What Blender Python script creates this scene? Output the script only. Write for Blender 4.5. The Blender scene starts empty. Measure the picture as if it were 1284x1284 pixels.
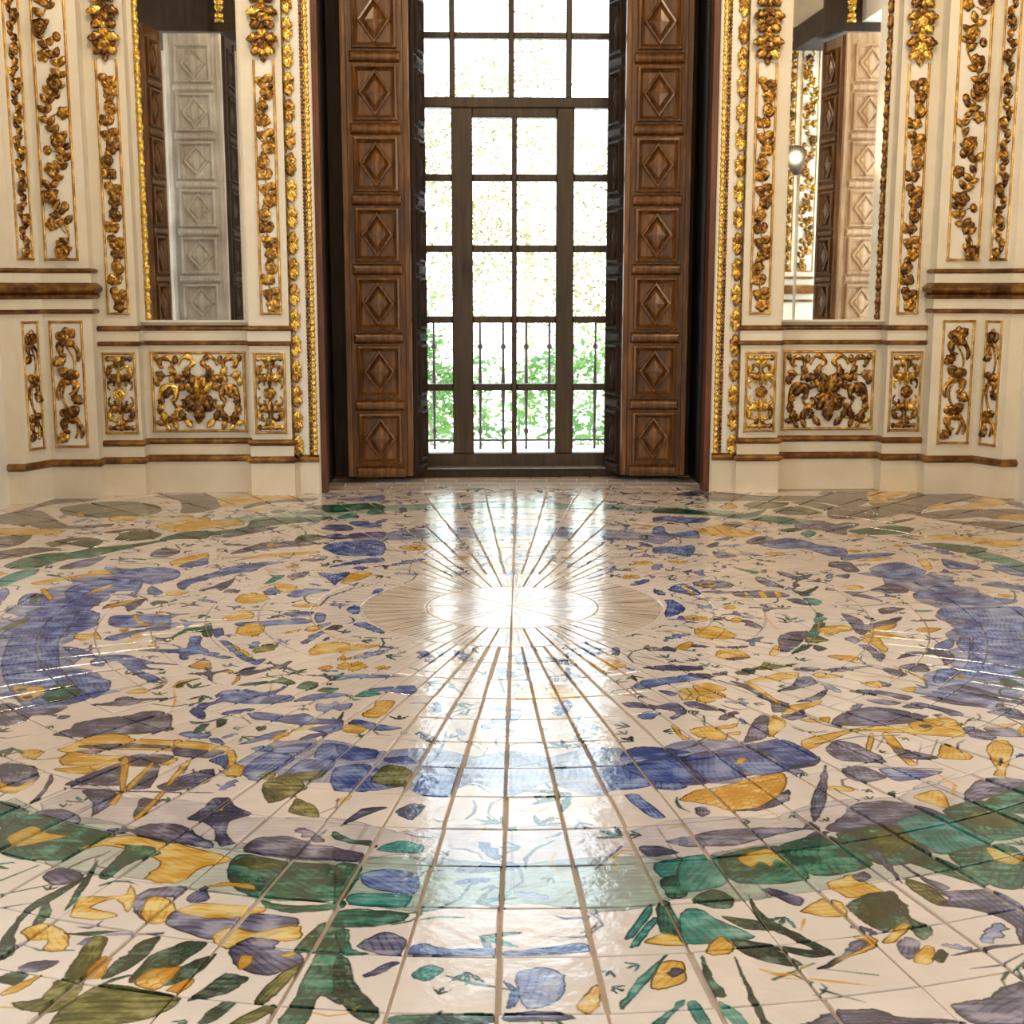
import bpy, bmesh, math, random
import numpy as np
from mathutils import Matrix, Vector, Euler

# ------------------------------------------------------------------ camera, sky, light, exposure
scn = bpy.context.scene
C = scn.collection
PI = math.pi
F_PX, EYE, CAM_Y, TILT = 1640.0, 1.25, -5.062, math.atan(282 / 1640)
cam_d = bpy.data.cameras.new('camera')
cam_d.sensor_width = 36
cam_d.lens = F_PX / 1284 * 36
cam_d.clip_end = 200
cam = bpy.data.objects.new('camera', cam_d)
C.objects.link(cam)
cam.location = (0, CAM_Y, EYE)
cam.rotation_euler = (PI / 2 - TILT, 0, 0)
scn.camera = cam

world = bpy.data.worlds.new('sky')
scn.world = world
world.use_nodes = True
wt = world.node_tree
wt.nodes.clear()
w_out = wt.nodes.new('ShaderNodeOutputWorld')
w_bg = wt.nodes.new('ShaderNodeBackground')
w_sky = wt.nodes.new('ShaderNodeTexSky')
w_sky.sky_type = 'PREETHAM'
w_sky.turbidity = 6.0
w_sky.sun_direction = (0.0, -0.55, 0.83)
w_mix = wt.nodes.new('ShaderNodeMix')
w_mix.data_type = 'RGBA'
w_mix.inputs['Factor'].default_value = 0.9          # thin bright cloud over the whole sky
w_mix.inputs['B'].default_value = (0.80, 0.92, 1.0, 1)
wt.links.new(w_sky.outputs[0], w_mix.inputs['A'])
wt.links.new(w_mix.outputs['Result'], w_bg.inputs[0])
w_bg.inputs[1].default_value = 6.8
wt.links.new(w_bg.outputs[0], w_out.inputs[0])

def add_light(name, kind, loc, rot, energy, color, **kw):
    d = bpy.data.lights.new(name, kind)
    d.energy = energy
    d.color = color
    for k, v in kw.items():
        setattr(d, k, v)
    o = bpy.data.objects.new(name, d)
    C.objects.link(o)
    o.location = loc
    o.rotation_euler = rot
    return o

sun = add_light('sun', 'SUN', (0, -6, 12), (math.radians(-34), 0, 0), 12.0, (1.0, 0.95, 0.86), angle=0.01)
sun.rotation_euler = Vector((0.05, 0.55, -0.83)).to_track_quat('-Z', 'Y').to_euler()

scn.view_settings.view_transform = 'Standard'
scn.view_settings.look = 'None'
scn.view_settings.gamma = 1.0
scn.view_settings.use_curve_mapping = False
scn.view_settings.exposure = 0.05
try:
    scn.cycles.use_denoising = True
    scn.cycles.max_bounces = 8
    scn.cycles.diffuse_bounces = 5
    scn.cycles.glossy_bounces = 5
    scn.cycles.transmission_bounces = 6
    scn.cycles.transparent_max_bounces = 12
    scn.cycles.caustics_reflective = False
    scn.cycles.caustics_refractive = False
    scn.cycles.sample_clamp_indirect = 6.0
except Exception:
    pass

# ------------------------------------------------------------------ pixel helpers (photo frame 1284 x 1284)
_c, _s = math.cos(TILT), math.sin(TILT)
def px_ray(px, py):
    x = (px - 642) / F_PX
    y = -(py - 642) / F_PX
    return x, _c + y * _s, -_s + y * _c
def px_floor(px, py):
    x, y, z = px_ray(px, py)
    t = -EYE / z
    return t * x, CAM_Y + t * y
def at_y(px, py, Y):
    x, y, z = px_ray(px, py)
    t = (Y - CAM_Y) / y
    return t * x, EYE + t * z

# ------------------------------------------------------------------ materials
def new_mat(name):
    m = bpy.data.materials.new(name)
    m.use_nodes = True
    nt = m.node_tree
    b = nt.nodes['Principled BSDF']
    return m, nt, b
def N(nt, typ, **kw):
    n = nt.nodes.new(typ)
    for k, v in kw.items():
        setattr(n, k, v)
    return n
def ramp(nt, src, stops):
    r = N(nt, 'ShaderNodeValToRGB')
    el = r.color_ramp.elements
    while len(el) < len(stops):
        el.new(0.5)
    for e, (p, c) in zip(el, stops):
        e.position = p
        e.color = (*c, 1)
    nt.links.new(src, r.inputs[0])
    return r
def noise(nt, scale, detail=4, rough=0.55, vec=None, dist=0.0):
    n = N(nt, 'ShaderNodeTexNoise')
    n.inputs['Scale'].default_value = scale
    n.inputs['Detail'].default_value = detail
    n.inputs['Roughness'].default_value = rough
    n.inputs['Distortion'].default_value = dist
    if vec is not None:
        nt.links.new(vec, n.inputs['Vector'])
    return n
def bump(nt, b, height, strength, dist=0.01):
    bp = N(nt, 'ShaderNodeBump')
    bp.inputs['Strength'].default_value = strength
    bp.inputs['Distance'].default_value = dist
    nt.links.new(height, bp.inputs['Height'])
    nt.links.new(bp.outputs[0], b.inputs['Normal'])
    return bp
def wpos(nt):
    return N(nt, 'ShaderNodeNewGeometry').outputs['Position']

def mat_paint(name, c1, c2, rough=0.55, scale=6.0):
    m, nt, b = new_mat(name)
    p = wpos(nt)
    n = noise(nt, scale, 5, 0.6, p)
    r = ramp(nt, n.outputs[0], [(0.3, c1), (0.75, c2)])
    nt.links.new(r.outputs[0], b.inputs['Base Color'])
    b.inputs['Roughness'].default_value = rough
    n2 = noise(nt, 60, 3, 0.6, p)
    bump(nt, b, n2.outputs[0], 0.12, 0.004)
    return m
def mat_gold(name, c1, c2, c3, rough=0.34, scale=55):
    m, nt, b = new_mat(name)
    p = wpos(nt)
    n = noise(nt, scale, 3, 0.6, p)
    r = ramp(nt, n.outputs[0], [(0.32, c1), (0.5, c2), (0.72, c3)])
    nt.links.new(r.outputs[0], b.inputs['Base Color'])
    b.inputs['Metallic'].default_value = 0.88
    b.inputs['Roughness'].default_value = rough
    n2 = noise(nt, 140, 2, 0.6, p)
    bump(nt, b, n2.outputs[0], 0.35, 0.004)
    return m
def mat_wood(name, c1, c2, c3, rough=0.42, zs=1.2):
    m, nt, b = new_mat(name)
    tc = N(nt, 'ShaderNodeTexCoord')
    mp = N(nt, 'ShaderNodeMapping')
    mp.inputs['Scale'].default_value = (16, 16, zs)
    nt.links.new(tc.outputs['Object'], mp.inputs[0])
    n = noise(nt, 2.2, 6, 0.62, mp.outputs[0], 0.6)
    r = ramp(nt, n.outputs[0], [(0.28, c1), (0.52, c2), (0.76, c3)])
    n3 = noise(nt, 2.0, 3, 0.5, wpos(nt))
    mx = N(nt, 'ShaderNodeMix', data_type='RGBA', blend_type='MULTIPLY')
    mx.inputs['Factor'].default_value = 0.7
    r3 = ramp(nt, n3.outputs[0], [(0.3, (0.5, 0.45, 0.4)), (0.65, (1, 1, 1))])
    nt.links.new(r.outputs[0], mx.inputs['A'])
    nt.links.new(r3.outputs[0], mx.inputs['B'])
    nt.links.new(mx.outputs['Result'], b.inputs['Base Color'])
    b.inputs['Roughness'].default_value = rough
    bump(nt, b, n.outputs[0], 0.25, 0.004)
    return m

M_CREAM = mat_paint('cream_paint', (0.72, 0.645, 0.50), (0.80, 0.735, 0.60), 0.5)
M_WHITE = mat_paint('white_plaster', (0.80, 0.76, 0.68), (0.86, 0.83, 0.76), 0.7, 3.0)
M_PANEL = mat_paint('panel_ground', (0.80, 0.74, 0.62), (0.87, 0.83, 0.73), 0.5)
M_GOLD = mat_gold('gilding', (0.10, 0.043, 0.012), (0.36, 0.175, 0.035), (0.95, 0.62, 0.15), 0.28, 42)  # brown and bright patches stand for shade and highlights on the carving
M_GOLDB = mat_gold('bright_gilding', (0.34, 0.17, 0.03), (0.80, 0.50, 0.09), (1.0, 0.78, 0.26), 0.26, 60)
M_GOLDD = mat_gold('shaded_gilding', (0.05, 0.022, 0.011), (0.17, 0.08, 0.026), (0.62, 0.36, 0.08), 0.32, 42)  # darker copy of the gilding, with shade put into its colour
M_TRIM = mat_gold('brown_gilding', (0.11, 0.048, 0.018), (0.22, 0.105, 0.034), (0.45, 0.25, 0.06), 0.36, 12)
M_FILLET = mat_gold('fillet_gilding', (0.30, 0.145, 0.035), (0.52, 0.29, 0.07), (0.92, 0.62, 0.18), 0.3, 14)
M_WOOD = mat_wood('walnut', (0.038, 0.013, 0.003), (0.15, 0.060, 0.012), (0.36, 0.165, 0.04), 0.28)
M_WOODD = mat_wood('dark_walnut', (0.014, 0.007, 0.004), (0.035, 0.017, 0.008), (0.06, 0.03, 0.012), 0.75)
M_SHADEW = mat_wood('unlit_reveal_wood', (0.004, 0.003, 0.002), (0.010, 0.006, 0.004), (0.018, 0.011, 0.006), 0.7)  # darkness of the unlit recess, put into the wood colour
M_WOODR = mat_wood('red_brown_wood', (0.06, 0.018, 0.006), (0.13, 0.04, 0.012), (0.2, 0.07, 0.02))
M_FRAME = mat_wood('window_wood', (0.03, 0.018, 0.009), (0.065, 0.04, 0.018), (0.11, 0.07, 0.03), 0.5)
M_IRON = mat_paint('iron', (0.03, 0.025, 0.02), (0.09, 0.065, 0.045), 0.6, 30)
M_STONE = mat_paint('pale_stone', (0.66, 0.64, 0.60), (0.78, 0.76, 0.72), 0.8, 8)
M_CEIL = mat_wood('ceiling_wood', (0.05, 0.02, 0.008), (0.14, 0.06, 0.02), (0.24, 0.12, 0.04))

def mat_mirror():
    m, nt, b = new_mat('old_mirror')
    n = noise(nt, 9, 4, 0.6, wpos(nt))
    r = ramp(nt, n.outputs[0], [(0.3, (0.70, 0.70, 0.64)), (0.6, (0.84, 0.85, 0.80))])
    nt.links.new(r.outputs[0], b.inputs['Base Color'])
    b.inputs['Metallic'].default_value = 1
    b.inputs['Roughness'].default_value = 0.015
    return m
M_MIRROR = mat_mirror()
def mat_glass():
    m = bpy.data.materials.new('window_glass')
    m.use_nodes = True
    nt = m.node_tree
    nt.nodes.clear()
    o = N(nt, 'ShaderNodeOutputMaterial')
    t = N(nt, 'ShaderNodeBsdfTransparent')
    t.inputs[0].default_value = (0.97, 0.985, 0.98, 1)
    g = N(nt, 'ShaderNodeBsdfGlossy')
    g.inputs['Roughness'].default_value = 0.02
    f = N(nt, 'ShaderNodeFresnel')
    f.inputs[0].default_value = 1.45
    mx = N(nt, 'ShaderNodeMixShader')
    nt.links.new(f.outputs[0], mx.inputs[0])
    nt.links.new(t.outputs[0], mx.inputs[1])
    nt.links.new(g.outputs[0], mx.inputs[2])
    nt.links.new(mx.outputs[0], o.inputs[0])
    return m
M_GLASS = mat_glass()
def mat_leaf(name, c1, c2):
    m, nt, b = new_mat(name)
    n = noise(nt, 1.6, 3, 0.6, wpos(nt))
    r = ramp(nt, n.outputs[0], [(0.35, c1), (0.65, c2)])
    nt.links.new(r.outputs[0], b.inputs['Base Color'])
    b.inputs['Roughness'].default_value = 0.5
    tr = N(nt, 'ShaderNodeBsdfTranslucent')
    nt.links.new(r.outputs[0], tr.inputs[0])
    mx = N(nt, 'ShaderNodeMixShader')
    mx.inputs[0].default_value = 0.45
    nt.links.new(b.outputs[0], mx.inputs[1])
    nt.links.new(tr.outputs[0], mx.inputs[2])
    nt.links.new(mx.outputs[0], nt.nodes['Material Output'].inputs[0])
    return m
M_LEAF = mat_leaf('pale_leaf', (0.10, 0.10, 0.03), (0.22, 0.19, 0.07))
M_LEAFG = mat_leaf('green_leaf', (0.05, 0.15, 0.03), (0.14, 0.28, 0.06))
M_BARK = mat_paint('bark', (0.20, 0.16, 0.11), (0.34, 0.28, 0.2), 0.8, 20)

# ------------------------------------------------------------------ mesh helpers
def link(o, parent=None):
    C.objects.link(o)
    if parent is not None:
        o.parent = parent
    return o
def tag(o, label=None, cat=None, group=None, kind=None):
    if label: o['label'] = label
    if cat: o['category'] = cat
    if group: o['group'] = group
    if kind: o['kind'] = kind
    return o
def empty(name, M=None):
    o = bpy.data.objects.new(name, None)
    o.empty_display_size = 0.05
    C.objects.link(o)
    if M is not None:
        o.matrix_world = M
    return o
class MB:
    def __init__(self):
        self.v, self.f, self.sm = [], [], []
    def add(self, vs, fs, smooth=False):
        n = len(self.v)
        self.v += [tuple(p) for p in vs]
        self.f += [tuple(i + n for i in f) for f in fs]
        self.sm += [smooth] * len(fs)
    def box(self, x0, x1, y0, y1, z0, z1):
        vs = [(x, y, z) for z in (z0, z1) for y in (y0, y1) for x in (x0, x1)]
        self.add(vs, [(0, 2, 3, 1), (4, 5, 7, 6), (0, 1, 5, 4), (2, 6, 7, 3), (0, 4, 6, 2), (1, 3, 7, 5)])
    def frustum(self, a, b):
        """two 4-point rings a (low) and b (high), closed"""
        self.add(list(a) + list(b), [(3, 2, 1, 0), (4, 5, 6, 7)] + [(i, (i + 1) % 4, 4 + (i + 1) % 4, 4 + i) for i in range(4)])
    def ring(self, loops, smooth=False, close=True):
        """skin successive loops of equal length"""
        n = len(loops[0])
        vs = [p for l in loops for p in l]
        fs = []
        for k in range(len(loops) - 1):
            for i in range(n if close else n - 1):
                j = (i + 1) % n
                fs.append((k * n + i, k * n + j, (k + 1) * n + j, (k + 1) * n + i))
        self.add(vs, fs, smooth)
    def prism(self, poly, z0, z1):
        n = len(poly)
        vs = [(x, y, z0) for x, y in poly] + [(x, y, z1) for x, y in poly]
        self.add(vs, [tuple(range(n - 1, -1, -1)), tuple(range(n, 2 * n))] +
                 [(i, (i + 1) % n, n + (i + 1) % n, n + i) for i in range(n)])
    def tube(self, pts, rad, seg=6, smooth=True, cap=True):
        pts = [Vector(p) for p in pts]
        loops = []
        for i, p in enumerate(pts):
            t = (pts[min(i + 1, len(pts) - 1)] - pts[max(i - 1, 0)]).normalized()
            a = t.orthogonal().normalized() if i == 0 else (a - t * a.dot(t)).normalized()
            b = t.cross(a)
            r = rad[i] if hasattr(rad, '__len__') else rad
            loops.append([p + a * (r * math.cos(2 * PI * k / seg)) + b * (r * math.sin(2 * PI * k / seg)) for k in range(seg)])
        n0 = len(self.v)
        self.ring(loops, smooth)
        if cap:
            self.f += [tuple(n0 + k for k in range(seg - 1, -1, -1)), tuple(n0 + (len(pts) - 1) * seg + k for k in range(seg))]
            self.sm += [False, False]
    def lathe(self, prof, cx=0, cy=0, seg=10, smooth=True):
        self.ring([[(cx + r * math.cos(2 * PI * k / seg), cy + r * math.sin(2 * PI * k / seg), z) for k in range(seg)] for r, z in prof], smooth)
    def sweep(self, path, prof, smooth=False):
        """profile [(outward, z)] along an open plan path [(x, y)]; outward = to the right of travel"""
        P = [Vector((x, y)) for x, y in path]
        loops = []
        for i, p in enumerate(P):
            d0 = (P[i] - P[i - 1]).normalized() if i > 0 else (P[1] - P[0]).normalized()
            d1 = (P[i + 1] - P[i]).normalized() if i < len(P) - 1 else d0
            n0, n1 = Vector((d0.y, -d0.x)), Vector((d1.y, -d1.x))
            m = (n0 + n1)
            m = m / max(0.3, m.dot(n0)) if m.length > 1e-6 else n0
            loops.append([(p.x + m.x * o, p.y + m.y * o, z) for o, z in prof])
        n0 = len(self.v)
        n = len(prof)
        self.ring(loops, smooth)
        self.f += [tuple(n0 + k for k in range(n)), tuple(n0 + (len(P) - 1) * n + k for k in range(n - 1, -1, -1))]
        self.sm += [False, False]
    def mesh(self, name, mat):
        me = bpy.data.meshes.new(name)
        me.from_pydata(self.v, [], self.f)
        me.polygons.foreach_set('use_smooth', self.sm)
        if mat: me.materials.append(mat)
        me.update()
        return me
    def build(self, name, mat, parent=None, fix=True):
        me = self.mesh(name, mat)
        if fix:
            bm = bmesh.new(); bm.from_mesh(me)
            bmesh.ops.recalc_face_normals(bm, faces=bm.faces)
            bm.to_mesh(me); bm.free()
        return link(bpy.data.objects.new(name, me), parent)

ROOM_ROT = math.radians(2.0)        # the wall stands a little askew to the line of sight
ROOM = Matrix.Translation((0.025, 3.0, 0)) @ Matrix.Rotation(ROOM_ROT, 4, 'Z') @ Matrix.Translation((0, -3.0, 0))
def place(o, M=None):
    """put a top-level object built in wall coordinates into the room"""
    o.matrix_world = ROOM @ (M if M is not None else Matrix.Identity(4))
    return o
def wall_frame(x, y, z, ang=0.0):
    """local x along the wall, local y up, local z out into the room"""
    base = Matrix(((1, 0, 0, 0), (0, 0, -1, 0), (0, 1, 0, 0), (0, 0, 0, 1)))
    return Matrix.Translation((x, y, z)) @ Matrix.Rotation(ang, 4, 'Z') @ base
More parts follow.
